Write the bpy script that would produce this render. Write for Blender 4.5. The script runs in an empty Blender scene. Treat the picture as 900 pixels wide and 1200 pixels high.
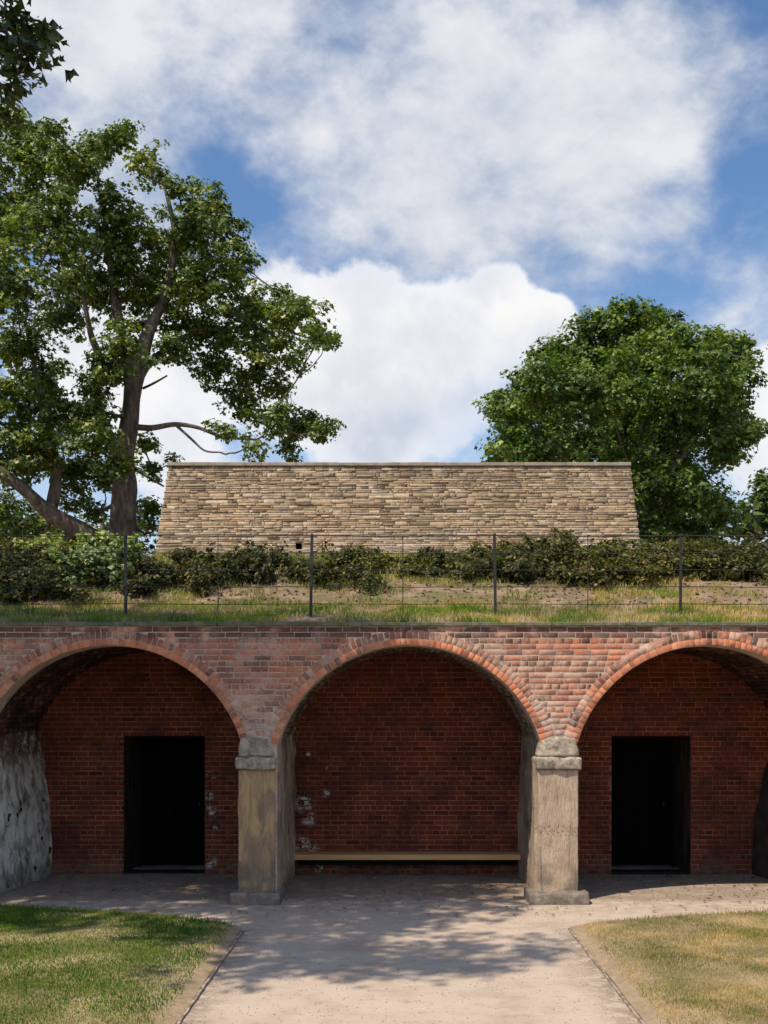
import bpy, bmesh, math, random
import numpy as np
from mathutils import Vector, Matrix, noise as mnoise

random.seed(7); rng = np.random.default_rng(7)
S = bpy.context.scene; COL = S.collection
F = 1335.0; EYE = 2.55
def P(px, py, D):
    """a point D metres in front of the camera, found from where the photograph shows it"""
    return Vector(((px-465)*D/F, D, EYE-(py-830)*D/F))

# ------------------------------------------------------------------ camera
cam = bpy.data.cameras.new('camera'); co = bpy.data.objects.new('camera', cam); COL.objects.link(co)
co.location = (0, 0, EYE); co.rotation_euler = (math.pi/2, 0, 0)
cam.sensor_width = 36; cam.lens = F/1200*36; cam.shift_x = -15/1200; cam.shift_y = 230/1200
cam.clip_start = .1; cam.clip_end = 3000
S.camera = co
S.view_settings.view_transform = 'Standard'; S.view_settings.look = 'None'
S.view_settings.exposure = 0.08; S.view_settings.gamma = 1

# ------------------------------------------------------------------ sun
SUN = Vector((-.44, -.47, 1)).normalized()
sl = bpy.data.lights.new('sun', 'SUN'); sl.energy = 4.6; sl.angle = math.radians(.5); sl.color = (1, .90, .75)
so = bpy.data.objects.new('sun', sl); COL.objects.link(so); so.location = (-20, -20, 40)
so.rotation_euler = (-SUN).to_track_quat('-Z', 'Y').to_euler()

# ------------------------------------------------------------------ node helpers
class G:
    def __init__(s, tree): s.t = tree; s.N = tree.nodes; s.L = tree.links
    def n(s, ty, **kw):
        n = s.N.new(ty)
        for k, v in kw.items(): setattr(n, k, v)
        return n
    def put(s, sock, v):
        if v is None: return
        if hasattr(v, 'is_linked') or isinstance(v, bpy.types.NodeSocket): s.L.new(v, sock)
        else: sock.default_value = v
    def math(s, op, a, b=None, c=None, clamp=False):
        n = s.n('ShaderNodeMath', operation=op, use_clamp=clamp)
        s.put(n.inputs[0], a); s.put(n.inputs[1], b); s.put(n.inputs[2], c); return n.outputs[0]
    def vmath(s, op, a, b=None, sc=None):
        n = s.n('ShaderNodeVectorMath', operation=op)
        s.put(n.inputs[0], a); s.put(n.inputs[1], b)
        if sc is not None: s.put(n.inputs['Scale'], sc)
        return n.outputs[1] if op in ('LENGTH', 'DISTANCE', 'DOT_PRODUCT') else n.outputs[0]
    def pos(s): return s.n('ShaderNodeNewGeometry').outputs['Position']
    def noise(s, scale, detail=4, rough=.55, vec=None, dist=0, stretch=None):
        v = vec if vec is not None else s.pos()
        if stretch: v = s.vmath('MULTIPLY', v, stretch)
        n = s.n('ShaderNodeTexNoise'); s.put(n.inputs['Vector'], v)
        n.inputs['Scale'].default_value = scale; n.inputs['Detail'].default_value = detail
        n.inputs['Roughness'].default_value = rough; n.inputs['Distortion'].default_value = dist
        return n.outputs['Fac']
    def rng(s, v, a, b, lo=0, hi=1, smooth=True):
        n = s.n('ShaderNodeMapRange', interpolation_type='SMOOTHSTEP' if smooth else 'LINEAR')
        s.put(n.inputs[0], v)
        for i, x in enumerate((a, b, lo, hi)): n.inputs[1+i].default_value = x
        return n.outputs[0]
    def ramp(s, fac, stops, const=False):
        n = s.n('ShaderNodeValToRGB'); e = n.color_ramp.elements
        if const: n.color_ramp.interpolation = 'CONSTANT'
        while len(e) < len(stops): e.new(.5)
        for el, (p, c) in zip(e, stops): el.position = p; el.color = (*c, 1)
        s.put(n.inputs[0], fac); return n.outputs[0]
    def mix(s, f, a, b, blend='MIX'):
        n = s.n('ShaderNodeMix', data_type='RGBA', blend_type=blend)
        s.put(n.inputs[0], f)
        for k, v in ((6, a), (7, b)):
            if isinstance(v, tuple): v = (*v, 1) if len(v) == 3 else v
            s.put(n.inputs[k], v)
        return n.outputs[2]
    def rand(s):
        a = s.n('ShaderNodeAttribute', attribute_name='rnd').outputs['Fac']
        o = s.n('ShaderNodeObjectInfo').outputs['Random']
        return s.math('FRACT', s.math('ADD', a, o))
    def z(s): return s.sep()[2]
    def sep(s):
        n = s.n('ShaderNodeSeparateXYZ'); s.put(n.inputs[0], s.pos()); return n.outputs
    def bump(s, h, strength=.5, dist=.01, prev=None):
        n = s.n('ShaderNodeBump'); s.put(n.inputs['Height'], h)
        n.inputs['Strength'].default_value = strength; n.inputs['Distance'].default_value = dist
        if prev is not None: s.put(n.inputs['Normal'], prev)
        return n.outputs[0]

def material(name, fn, rough=.9, spec=.3):
    m = bpy.data.materials.new(name); m.use_nodes = True; g = G(m.node_tree)
    b = g.N['Principled BSDF']; b.inputs['Roughness'].default_value = rough
    b.inputs['Specular IOR Level'].default_value = spec
    r = fn(g, b)
    col, nor = r if isinstance(r, tuple) and not isinstance(r[0], float) else (r, None)
    if isinstance(col, tuple): b.inputs['Base Color'].default_value = (*col, 1)
    else: g.L.new(col, b.inputs['Base Color'])
    if nor is not None: g.L.new(nor, b.inputs['Normal'])
    return m

# ------------------------------------------------------------------ world: blue sky with clouds
W = bpy.data.worlds.new('World'); S.world = W; W.use_nodes = True
g = G(W.node_tree); bg = g.N['Background']
sky = g.n('ShaderNodeTexSky', sky_type='NISHITA'); sky.sun_disc = False
sky.sun_elevation = math.asin(SUN.z); sky.sun_rotation = math.atan2(SUN.x, SUN.y)
sky.air_density = 1.0; sky.dust_density = .6; sky.ozone_density = 2.0
tc = g.n('ShaderNodeTexCoord').outputs['Generated']
D_ = g.vmath('NORMALIZE', tc)
def blobs(lst):
    out = None
    for px, py, r, a in lst:
        c = Vector(((px-465)/F, 1, (830-py)/F)).normalized()
        v = g.rng(g.vmath('DISTANCE', D_, tuple(c)), 0, r/F, a, 0)
        out = v if out is None else g.math('ADD', out, v)
    return out
warp = g.vmath('SUBTRACT', g.n('ShaderNodeTexNoise').outputs['Color'], (.5, .5, .5))
wn = warp.node.inputs[0].links[0].from_node
g.L.new(D_, wn.inputs['Vector']); wn.inputs['Scale'].default_value = 3.2; wn.inputs['Detail'].default_value = 3
Dw = g.vmath('ADD', D_, g.vmath('SCALE', warp, sc=.05))
# high streaky cloud: stretched noise, with cover and gaps where the afternoon sky had them
rot = g.n('ShaderNodeMapping'); rot.inputs['Rotation'].default_value = (0, math.radians(38), 0)
rot.inputs['Scale'].default_value = (1.0, 1.0, 1.45); g.L.new(Dw, rot.inputs['Vector'])
n1 = g.noise(6.5, 8, .60, vec=rot.outputs[0], dist=0)
n1b = g.noise(19, 6, .60, vec=rot.outputs[0])
cov = blobs([(480,275,120,.34),(580,290,100,.30),(720,180,140,.22),(810,150,60,.2),(795,265,40,.2),(560,60,150,.2),(80,60,330,.42),(330,60,330,.45),(520,120,260,.40),(640,210,240,.36),(480,220,170,.20),(60,230,260,.35),
             (740,110,210,.30),(820,60,160,.22),(690,300,120,.22),(900,100,140,.2),(800,270,60,.15),(860,330,90,.12),
             (160,0,110,-.22),(600,0,60,-.1),(255,180,95,-.42),(320,235,80,-.42),(390,255,50,-.10),(230,120,60,-.12),(850,220,100,-.32),(760,330,110,-.2),(890,10,140,-.3),
             (700,0,60,-.15),(640,330,60,-.2),(860,150,50,-.1),(880,480,160,.5)])
c1 = g.math('ADD', g.math('ADD', g.math('MAXIMUM', cov, g.rng(g.vmath('DISTANCE', D_, (-.05, .95, .32)), .55, .8, -2, .22)), g.math('MULTIPLY', g.math('SUBTRACT', n1, .5), 2.3)), g.math('MULTIPLY', g.math('SUBTRACT', n1b, .5), .6))
m1 = g.rng(c1, -.08, .88, 0, .95)
# heaped cloud in the gap between the trees
n2 = g.noise(11, 8, .55, vec=Dw)
n3 = g.noise(34, 6, .6, vec=Dw)
cum = blobs([(330,385,95,.38),(430,375,105,.65),(540,375,105,.75),(612,372,80,.72),(440,450,150,.85),(360,430,130,.7),(650,380,52,.5),(520,440,110,.7),(592,335,45,.45),(650,365,45,.35),
             (230,400,200,.6),(80,420,200,.55),(890,430,75,.7),(930,520,120,.8),(440,530,160,.4),(360,300,90,.18),(200,560,200,.4),(560,510,110,.32),(640,480,90,.25),(700,500,200,.3)])
c2 = g.math('ADD', cum, g.math('ADD', g.math('MULTIPLY', g.math('SUBTRACT', n2, .5), 1.2), g.math('MULTIPLY', g.math('SUBTRACT', n3, .5), .7)))
m2 = g.math('MULTIPLY', g.rng(c2, .37, .62), g.rng(blobs([(560,520,120,1.0),(630,470,80,.6)]), 0, 1, 1, .62))
zz = g.n('ShaderNodeSeparateXYZ'); g.L.new(D_, zz.inputs[0])
hor = g.rng(zz.outputs[2], .05, .38, .75, 0)          # paler towards the horizon
blue = g.mix(1.0, sky.outputs[0], (1.02, 1.24, 1.42), 'MULTIPLY')
s0 = g.mix(hor, blue, (6.2, 7.4, 9.0))
thin = g.ramp(g.math('ADD', g.math('MULTIPLY', n1, .5), g.math('MULTIPLY', n1b, .5)), [(.36, (.52, .60, .74)), (.50, (.72, .77, .86)), (.62, (.86, .89, .95))])
thin = g.mix(1.0, thin, (9.5, 9.2, 8.9), 'MULTIPLY')
s1 = g.mix(m1, s0, thin)
hs = g.noise(7, 5, .55, vec=Dw)
low = blobs([(420,520,120,.9),(560,500,130,1.2),(620,440,80,.7),(380,290,60,.4),(500,440,90,.5)])
heap = g.mix(g.math('ADD', g.math('MULTIPLY', g.rng(hs, .36, .62, .15, .85), g.math('MINIMUM', low, 1.0)), g.rng(n2, .40, .62, 0, .5)), (9.2, 9.1, 9.05), (5.7, 6.2, 7.2))
heap = g.mix(g.rng(c2, .5, 1.1, .35, 0), heap, (8.0, 8.5, 9.4))
s2 = g.mix(m2, s1, heap)
g.L.new(s2, bg.inputs['Color']); bg.inputs['Strength'].default_value = .10

# ------------------------------------------------------------------ materials
def lin(*c): return tuple(((x/255)/12.92 if x <= 10 else ((x/255+.055)/1.055)**2.4) for x in c)

def near(g, pts):
    """falloff round real places on the wall, for stains and chips that have a place of their own"""
    out = None
    for (x, y, z, r) in pts:
        v = g.rng(g.vmath('DISTANCE', g.pos(), (x, y, z)), r*.35, r, 1, 0)
        out = v if out is None else g.math('MAXIMUM', out, v)
    return out

def m_facade(g, b):
    r = g.rand()
    c = g.ramp(r, [(0, (.05, .026, .02)), (.05, (.18, .065, .042)), (.22, (.40, .125, .07)), (.5, (.64, .205, .10)),
                   (.72, (.50, .16, .095)), (.84, (.62, .36, .26)), (1, (.30, .13, .09))])
    n = g.noise(34, 5, .65)
    c = g.mix(g.rng(n, .35, .75, 0, .5), c, (.58, .36, .27))
    c = g.mix(g.rng(g.noise(55, 4, .7), .56, .68, 0, .6), c, (.70, .58, .46))
    c = g.mix(g.rng(g.noise(47, 4, .7), .58, .70, 0, .6), c, (.13, .07, .05))
    c = g.mix(g.rng(g.noise(1.3, 7, .75), .50, .62, 0, .6), c, (.20, .095, .07))
    lime = g.math('MULTIPLY', g.rng(g.noise(1.7, 5, .62), .42, .62), g.rng(g.noise(22, 5, .7), .36, .60))
    c = g.mix(g.math('MULTIPLY', lime, .62), c, (.66, .49, .36))
    z = g.z()
    lowp = g.math('MULTIPLY', g.rng(z, 2.75, 2.1), g.rng(g.noise(9, 4, .6), .38, .62))
    c = g.mix(g.math('MULTIPLY', lowp, .6), c, (.56, .50, .44))
    top = g.math('MULTIPLY', g.rng(z, 3.36, 3.56), g.rng(g.noise(2.6, 4, .6), .36, .52))
    c = g.mix(g.math('MULTIPLY', top, .8), c, (.07, .035, .033))
    c = g.mix(g.rng(g.noise(.8, 6, .7), .52, .64, 0, .5), c, (.19, .09, .065))
    return c, g.bump(g.noise(90, 5, .7), .7, .006)
FACE = material('weathered_brick', m_facade, .92)

def m_ring(g, b):
    r = g.rand()
    c = g.ramp(r, [(0, (.16, .075, .055)), (.06, (.46, .15, .075)), (.4, (.64, .21, .10)), (.75, (.70, .28, .14)), (1, (.55, .20, .12))])
    c = g.mix(g.rng(g.noise(15, 5, .65), .5, .75, 0, .55), c, (.60, .42, .32))
    c = g.mix(g.rng(g.noise(2.1, 6, .7), .52, .66, 0, .7), c, (.22, .11, .075))
    return c, g.bump(g.noise(90, 5, .7), .6, .005)
RING = material('arch_brick', m_ring, .92)

def m_ring2(g, b):
    r = g.rand()
    c = g.ramp(r, [(0, (.14, .085, .07)), (.06, (.30, .15, .11)), (.22, (.48, .21, .13)), (.6, (.56, .25, .155)), (1, (.58, .38, .28))])
    c = g.mix(g.rng(g.noise(2.6, 6, .68), .44, .6, 0, .75), c, (.42, .34, .28))
    c = g.mix(g.rng(g.noise(3.7, 6, .7), .55, .66, 0, .6), c, (.14, .10, .08))
    return c, g.bump(g.noise(90, 5, .7), .6, .005)
RING2 = FACE

def m_mortar(g, b):
    c = g.ramp(g.noise(11, 6, .65), [(.3, (.32, .23, .17)), (.5, (.54, .42, .33)), (.75, (.66, .54, .44))])
    c = g.mix(g.rng(g.noise(2.2, 4, .6), .5, .7, 0, .5), c, (.16, .13, .11))
    return c, g.bump(g.noise(120, 4, .7), .6, .006)
MORTAR = material('lime_mortar', m_mortar, .95)

WHITE_SPOTS = [(-1.42, 17.5, 1.09, .20), (-1.10, 17.5, 1.25, .10), (-1.36, 17.5, .85, .15), (-1.45, 17.5, .45, .17), (-1.28, 17.5, .40, .12), (-1.2, 17.5, .10, .1),
               (-1.07, 17.5, 1.63, .05), (-1.36, 17.5, 1.84, .05), (-2.90, 17.5, .95, .16), (-2.88, 17.5, 1.2, .09), (-2.87, 17.5, .18, .14), (-2.86, 17.5, 1.5, .1), (-2.75, 17.5, .72, .09)]
def m_inner(g, b):
    r = g.rand()
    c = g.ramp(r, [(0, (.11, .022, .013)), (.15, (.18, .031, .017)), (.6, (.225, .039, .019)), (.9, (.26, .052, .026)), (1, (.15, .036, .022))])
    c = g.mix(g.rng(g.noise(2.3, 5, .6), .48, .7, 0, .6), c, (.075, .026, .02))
    shade_blotch = g.rng(g.noise(.9, 6, .7), .46, .66, .05, .6)  # noise-shaped darkening painted in for the alcove's shade
    c = g.mix(shade_blotch, c, (.045, .016, .012))
    w = g.math('MULTIPLY', g.math('MULTIPLY', near(g, WHITE_SPOTS), .75), g.rng(g.noise(13, 4, .7), .50, .54))
    c = g.mix(g.math('MULTIPLY', g.rng(g.z(), .45, .05), g.rng(g.noise(4, 5, .7), .42, .58, 0, .6)), c, (.20, .13, .085))
    c = g.mix(w, c, (.74, .68, .62))
    return c, g.bump(g.noise(80, 4, .6), .4, .004)
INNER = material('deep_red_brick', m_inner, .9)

def m_inmortar(g, b):
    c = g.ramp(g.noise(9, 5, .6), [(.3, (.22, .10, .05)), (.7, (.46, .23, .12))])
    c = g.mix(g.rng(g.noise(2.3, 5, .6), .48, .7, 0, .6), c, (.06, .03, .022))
    c = g.mix(g.rng(g.noise(.9, 6, .7), .46, .66, .05, .6), c, (.045, .02, .015))  # same painted shade as on the rear wall's bricks
    return c, None
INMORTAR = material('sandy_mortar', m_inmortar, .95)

def m_vault(g, b):
    r = g.rand()
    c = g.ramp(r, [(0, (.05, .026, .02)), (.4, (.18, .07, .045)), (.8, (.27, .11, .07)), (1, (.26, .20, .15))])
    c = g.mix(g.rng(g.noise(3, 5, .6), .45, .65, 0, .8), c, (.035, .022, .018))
    c = g.mix(g.rng(g.noise(1.1, 6, .7), .42, .58, .2, .8), c, (.022, .012, .010))  # near-black blotches in the colour stand in for shade under the vaults
    return c, g.bump(g.noise(60, 4, .6), .5, .006)
VAULT = material('shade_dark_vault_brick', m_vault, .95)
def m_vault2(g, b):
    r = g.rand()
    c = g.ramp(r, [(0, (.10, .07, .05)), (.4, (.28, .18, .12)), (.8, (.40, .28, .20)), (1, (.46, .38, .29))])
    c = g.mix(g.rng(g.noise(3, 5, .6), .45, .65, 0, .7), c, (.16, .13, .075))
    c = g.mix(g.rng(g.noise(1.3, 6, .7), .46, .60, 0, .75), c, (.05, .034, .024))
    return c, g.bump(g.noise(60, 4, .6), .5, .006)
VAULT2 = material('lit_mossy_vault_brick', m_vault2, .95)  # mossy, and coloured lighter than the side vaults to look lit

def m_white(g, b):
    c = g.ramp(g.noise(4.2, 8, .72, stretch=(1, 1, .75)), [(.34, (.18, .14, .10)), (.44, (.55, .49, .40)), (.54, (.90, .83, .72))])
    c = g.mix(g.rng(g.noise(2.6, 5, .6, stretch=(1, 1, .4)), .52, .64, 0, .75), c, (.15, .13, .085))
    c = g.mix(g.rng(g.noise(4.3, 3, .5), .64, .68), c, (.02, .018, .016))
    c = g.mix(g.rng(g.z(), .35, .02, 0, .55), c, (.08, .065, .05))
    c = g.mix(g.math('MULTIPLY', g.rng(g.z(), 1.55, 1.95), g.rng(g.noise(5, 6, .7), .34, .5)), c, (.17, .085, .06))
    return c, g.bump(g.noise(14, 7, .7), .9, .03)
WHITEWASH = material('flaking_whitewash', m_white, .95)

def m_jamb(g, b):
    c = g.ramp(g.noise(4, 6, .65, stretch=(1, 1, .35)), [(.3, (.17, .12, .085)), (.5, (.40, .30, .21)), (.7, (.58, .46, .35))])
    c = g.mix(g.rng(g.noise(1.5, 4, .6), .5, .65, 0, .6), c, (.07, .055, .045))
    return c, g.bump(g.noise(18, 6, .7), .8, .02)
JAMB = material('stained_render', m_jamb, .95)
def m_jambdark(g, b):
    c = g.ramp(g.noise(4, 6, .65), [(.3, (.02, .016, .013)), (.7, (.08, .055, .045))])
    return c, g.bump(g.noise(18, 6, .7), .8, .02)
JAMBDARK = material('dark_render', m_jambdark, .95)  # very dark mottled plaster

def m_pier(base, alt, stain, sc):
    def f(g, b):
        c = g.mix(g.rng(g.noise(sc, 7, .66, stretch=(1.4, 1, .45), dist=1.2), .35, .66), base, alt)
        c = g.mix(g.rng(g.noise(26, 6, .7, stretch=(1.6, 1, .5)), .48, .75, 0, .55), c, stain)
        c = g.mix(g.rng(g.noise(6, 7, .75, stretch=(2.2, 1, .25), dist=.6), .50, .68, 0, .6), c, (.17, .13, .10))
        c = g.mix(g.math('MULTIPLY', g.rng(g.z(), .75, .2), g.rng(g.noise(3, 5, .6), .38, .6, 0, .75)), c, (.14, .12, .10))
        h = g.math('ADD', g.noise(24, 7, .7, stretch=(3.2, 1, .35)), g.math('MULTIPLY', g.noise(5, 4, .6), .8))
        return c, g.bump(h, 1, .03)
    return f
PIER_L = material('tan_sandstone', m_pier((.34, .225, .145), (.70, .44, .20), (.50, .36, .24), 3.4), .93)
def m_pier_r(g, b):
    c, nrm = m_pier((.50, .37, .27), (.66, .48, .33), (.34, .25, .19), 3.2)(g, b)
    band = g.math('MULTIPLY', g.rng(g.math('ABSOLUTE', g.math('SUBTRACT', g.z(), .93)), .03, .09, 1, 0), g.rng(g.noise(46, 2, .5), .57, .62))
    c = g.mix(g.math('MULTIPLY', band, .7), c, (.15, .12, .10))
    return c, g.bump(g.math('MULTIPLY', band, -1.0), 1, .02, nrm)
PIER_R = material('pale_sandstone', m_pier_r, .93)
def m_cap(g, b):
    c = g.ramp(g.noise(13, 7, .7), [(.3, (.14, .11, .085)), (.5, (.40, .33, .25)), (.72, (.66, .56, .44))])
    c = g.mix(g.rng(g.noise(5, 4, .6), .58, .70, 0, .5), c, (.12, .10, .07))
    c = g.mix(g.rng(g.noise(2.1, 5, .6), .48, .60, 0, .4), c, (.15, .13, .105))
    return c, g.bump(g.noise(30, 7, .75), .9, .025)
CAP = material('lichened_gritstone', m_cap, .95)
def m_plinth(g, b):
    c = g.ramp(g.noise(9, 7, .7), [(.3, (.12, .095, .075)), (.55, (.26, .21, .17)), (.75, (.46, .38, .31))])
    return c, g.bump(g.noise(25, 7, .75), .9, .02)
PLINTH = material('worn_plinth_stone', m_plinth, .95)

def m_coping(g, b):
    c = g.ramp(g.noise(9, 6, .7), [(.3, (.08, .075, .055)), (.6, (.20, .18, .13)), (.8, (.30, .27, .21))])
    c = g.mix(g.rng(g.noise(2.4, 4, .6), .48, .62, 0, .7), c, (.09, .11, .035))
    return c, g.bump(g.noise(40, 5, .7), .6, .01)
COPING = material('mossy_coping', m_coping, .95)

def m_stone(g, b):
    r = g.rand()
    c = g.ramp(r, [(0, (.13, .09, .06)), (.07, (.27, .19, .12)), (.3, (.50, .36, .22)), (.5, (.58, .43, .275)), (.68, (.44, .30, .18)),
                   (.82, (.62, .48, .34)), (.92, (.38, .30, .22)), (.96, (.54, .32, .20)), (1, (.74, .62, .49))])
    n = g.noise(9, 6, .68, stretch=(1, 1, 1.8))
    c = g.mix(g.rng(n, .42, .66, 0, .6), c, (.23, .17, .11))
    c = g.mix(g.rng(g.noise(14, 5, .7, stretch=(1, 1, 2.2)), .54, .70, 0, .6), c, (.68, .58, .44))
    c = g.mix(g.rng(g.noise(1.1, 6, .65), .48, .62, 0, .45), c, (.30, .22, .14))
    c = g.mix(g.rng(g.noise(5.5, 5, .7, stretch=(1, 1, 2.5)), .60, .66, 0, .7), c, (.13, .10, .07))
    c = g.mix(g.math('MULTIPLY', g.rng(g.z(), 7.75, 8.05, 0, .65), g.rng(g.noise(2.3, 4, .6), .42, .55)), c, (.17, .12, .085))
    lo = g.math('MULTIPLY', g.rng(g.z(), 7.0, 6.2), g.rng(g.noise(2, 4, .6), .42, .6))
    c = g.mix(g.math('MULTIPLY', lo, .5), c, (.56, .47, .39))
    return c, g.bump(g.noise(35, 6, .7), .8, .015)
STONE = material('dry_laid_sandstone', m_stone, .93)
STONECORE = material('dark_joint_mortar', lambda g, b: g.ramp(g.noise(5, 4), [(.3, (.20, .14, .09)), (.7, (.36, .26, .17))]), .95)  # dark mortar of the core behind the stones
def m_slab(g, b):
    c = g.ramp(g.noise(6, 6, .65), [(.3, (.25, .20, .15)), (.7, (.42, .35, .27))])
    return c, g.bump(g.noise(40, 5, .7), .5, .01)
SLAB = material('sawn_coping_stone', m_slab, .9)

def m_path(g, b):
    c = g.ramp(g.noise(1.6, 8, .62), [(.28, (.40, .30, .225)), (.5, (.51, .40, .31)), (.72, (.55, .445, .35))])
    c = g.mix(g.rng(g.noise(70, 4, .7), .5, .8, 0, .38), c, (.30, .25, .22))
    c = g.mix(g.rng(g.noise(6, 6, .7, stretch=(1, 2.2, 1)), .55, .74, 0, .5), c, (.27, .22, .185))
    c = g.mix(g.rng(g.noise(240, 2, .6), .62, .72, 0, .55), c, (.54, .49, .43))
    x, y, z = g.sep()
    dark_patches = g.math('MULTIPLY', g.rng(g.noise(5, 6, .68), .42, .6), g.rng(y, 13.4, 15.0, 0, .45))  # darker patches, stronger towards the wall
    c = g.mix(dark_patches, c, (.20, .155, .115))
    edge = g.rng(g.math('ABSOLUTE', g.math('SUBTRACT', x, .11)), 1.45, 1.95, 0, .75)
    edge = g.math('MULTIPLY', g.math('MULTIPLY', edge, g.rng(y, 13.6, 12.8)), g.rng(g.noise(7, 5, .7), .38, .55))
    c = g.mix(edge, c, (.19, .145, .11))
    c = g.mix(g.rng(g.noise(11, 7, .8), .60, .70, 0, .45), c, (.22, .17, .13))
    c = g.mix(g.rng(g.noise(2.6, 7, .75, stretch=(1, 1.8, 1)), .54, .66, 0, .35), c, (.30, .23, .175))
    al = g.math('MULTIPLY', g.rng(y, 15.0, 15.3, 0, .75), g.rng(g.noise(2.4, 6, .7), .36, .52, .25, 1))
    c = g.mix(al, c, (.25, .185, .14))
    return c, g.bump(g.math('ADD', g.noise(60, 6, .75), g.math('MULTIPLY', g.noise(5, 5, .6), 1.0)), .5, .012)
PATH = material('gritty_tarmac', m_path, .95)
GROUND = material('bare_earth', lambda g, b: (g.ramp(g.noise(3, 7, .65), [(.3, (.10, .08, .045)), (.7, (.20, .16, .09))]), g.bump(g.noise(40, 5, .7), .6, .02)), .97)
def m_lawn(g, b):
    c = g.ramp(g.noise(1.4, 6, .6), [(.35, (.12, .12, .035)), (.5, (.25, .19, .09)), (.65, (.42, .31, .18))])
    e = g.rng(g.math('ABSOLUTE', g.math('SUBTRACT', g.sep()[0], .11)), 2.15, 2.5, .9, 0)
    c = g.mix(e, c, g.ramp(g.noise(12, 6, .7), [(.3, (.26, .18, .11)), (.7, (.46, .34, .22))]))
    return c, g.bump(g.noise(50, 4, .7), .7, .02)
LAWN = material('thatch_under_grass', m_lawn, .97)
def m_bank(g, b):
    c = g.ramp(g.noise(2.2, 7, .65, stretch=(.7, 1.3, 1)), [(.3, (.12, .085, .05)), (.5, (.27, .19, .12)), (.7, (.40, .29, .19))])
    c = g.mix(g.rng(g.noise(1.1, 5, .6), .5, .6, 0, .7), c, (.11, .12, .035))
    return c, g.bump(g.noise(25, 6, .7), .9, .04)
BANK = material('dry_bank_soil', m_bank, .97)

def leafmat(name, stops, trans=.35, gloss=.38, spec=.5):
    def f(g, b):
        r = g.n('ShaderNodeAttribute', attribute_name='rnd').outputs['Fac']
        c = g.ramp(r, stops)
        c = g.mix(g.rng(g.noise(.55, 4, .6), .40, .60, 0, 1), g.mix(1.0, c, (.92, .98, .9), 'MULTIPLY'), g.mix(1.0, c, (1.5, 1.38, .95), 'MULTIPLY'))
        n = g.n('ShaderNodeBsdfTranslucent'); c2 = g.mix(1.0, c, (1.15, 1.35, .55), 'MULTIPLY'); g.L.new(c2, n.inputs[0])
        ms = g.n('ShaderNodeMixShader'); ms.inputs[0].default_value = trans
        g.L.new(b.outputs[0], ms.inputs[1]); g.L.new(n.outputs[0], ms.inputs[2])
        g.L.new(ms.outputs[0], g.N['Material Output'].inputs['Surface'])
        return c, None
    return material(name, f, gloss, spec)
LEAF_L = leafmat('sycamore_leaf', [(0, (.03, .052, .011)), (.45, (.085, .122, .022)), (.78, (.14, .185, .034)), (.90, (.22, .25, .08)), (1, (.46, .47, .30))], .34, .45, .35)
LEAF_R = leafmat('dense_green_leaf', [(0, (.032, .060, .012)), (.5, (.085, .140, .024)), (.85, (.15, .205, .038)), (1, (.30, .34, .16))], .32, .45, .35)
LEAF_N = leafmat('overhanging_leaf', [(0, (.020, .035, .012)), (.6, (.045, .075, .02)), (1, (.08, .10, .03))], .22)
LEAF_FAR = leafmat('distant_leaf', [(0, (.035, .07, .018)), (.6, (.07, .115, .03)), (1, (.14, .17, .07))], .3)
LEAF_DK = leafmat('bramble_leaf', [(0, (.016, .022, .008)), (.4, (.040, .048, .014)), (.75, (.078, .086, .024)), (.94, (.15, .12, .05)), (1, (.24, .16, .09))], .25, .55, .25)
LEAF_OL = leafmat('olive_hedge_leaf', [(0, (.024, .030, .009)), (.4, (.056, .066, .017)), (.75, (.105, .110, .028)), (.95, (.20, .16, .06)), (1, (.28, .19, .10))], .28, .55, .25)
LEAF_PALE = leafmat('pale_bush_leaf', [(0, (.09, .12, .04)), (.5, (.20, .25, .10)), (1, (.38, .41, .24))], .3, .5, .3)
GRASS = leafmat('grass_blade', [(0, (.06, .135, .012)), (.35, (.14, .21, .022)), (.6, (.22, .22, .055)), (.8, (.33, .25, .12)), (1, (.46, .35, .22))], .3, .6, .2)
def m_bark(g, b):
    c = g.ramp(g.noise(7, 7, .68, stretch=(1, 1, .35)), [(.3, (.045, .034, .026)), (.52, (.14, .108, .085)), (.72, (.28, .22, .17))])
    return c, g.bump(g.noise(11, 7, .7, stretch=(1, 1, .4)), 1, .05)
BARK = material('tree_bark', m_bark, .95)
IRON = material('black_iron', lambda g, b: (g.mix(g.rng(g.noise(40, 4, .6), .5, .7, 0, .6), (.022, .022, .022), (.07, .045, .03)), None), .6, .4)
def m_wood(g, b):
    c = g.ramp(g.noise(6, 6, .65, stretch=(.25, 5, 5)), [(.3, (.62, .33, .13)), (.7, (.85, .52, .23))])
    return c, g.bump(g.noise(14, 5, .6, stretch=(.2, 5, 5)), .4, .004)
WOOD = material('bench_timber', m_wood, .7)
DOORM = material('black_door', lambda g, b: (g.mix(g.rng(g.noise(8, 5, .6), .5, .8, 0, .5), (.004, .0035, .003), (.012, .008, .006)), None), .9, .08)  # near-black door colour, faintly mottled
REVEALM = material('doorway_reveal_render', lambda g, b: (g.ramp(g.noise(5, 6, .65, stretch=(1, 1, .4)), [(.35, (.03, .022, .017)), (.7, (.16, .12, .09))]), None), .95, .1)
FRAMEM = material('dark_door_frame', lambda g, b: (g.mix(g.rng(g.noise(8, 5, .6, stretch=(1, 1, .3)), .45, .8), (.010, .008, .007), (.030, .022, .018)), None), .8, .2)
EDGE = material('edging_board', lambda g, b: (g.mix(g.rng(g.noise(9, 5, .6), .4, .6), (.20, .15, .11), (.42, .33, .25)), None), .9)
PEBBLE = material('loose_grit', lambda g, b: g.ramp(g.rand(), [(0, (.10, .08, .06)), (.5, (.26, .21, .17)), (1, (.46, .40, .34))]), .9)
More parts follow.
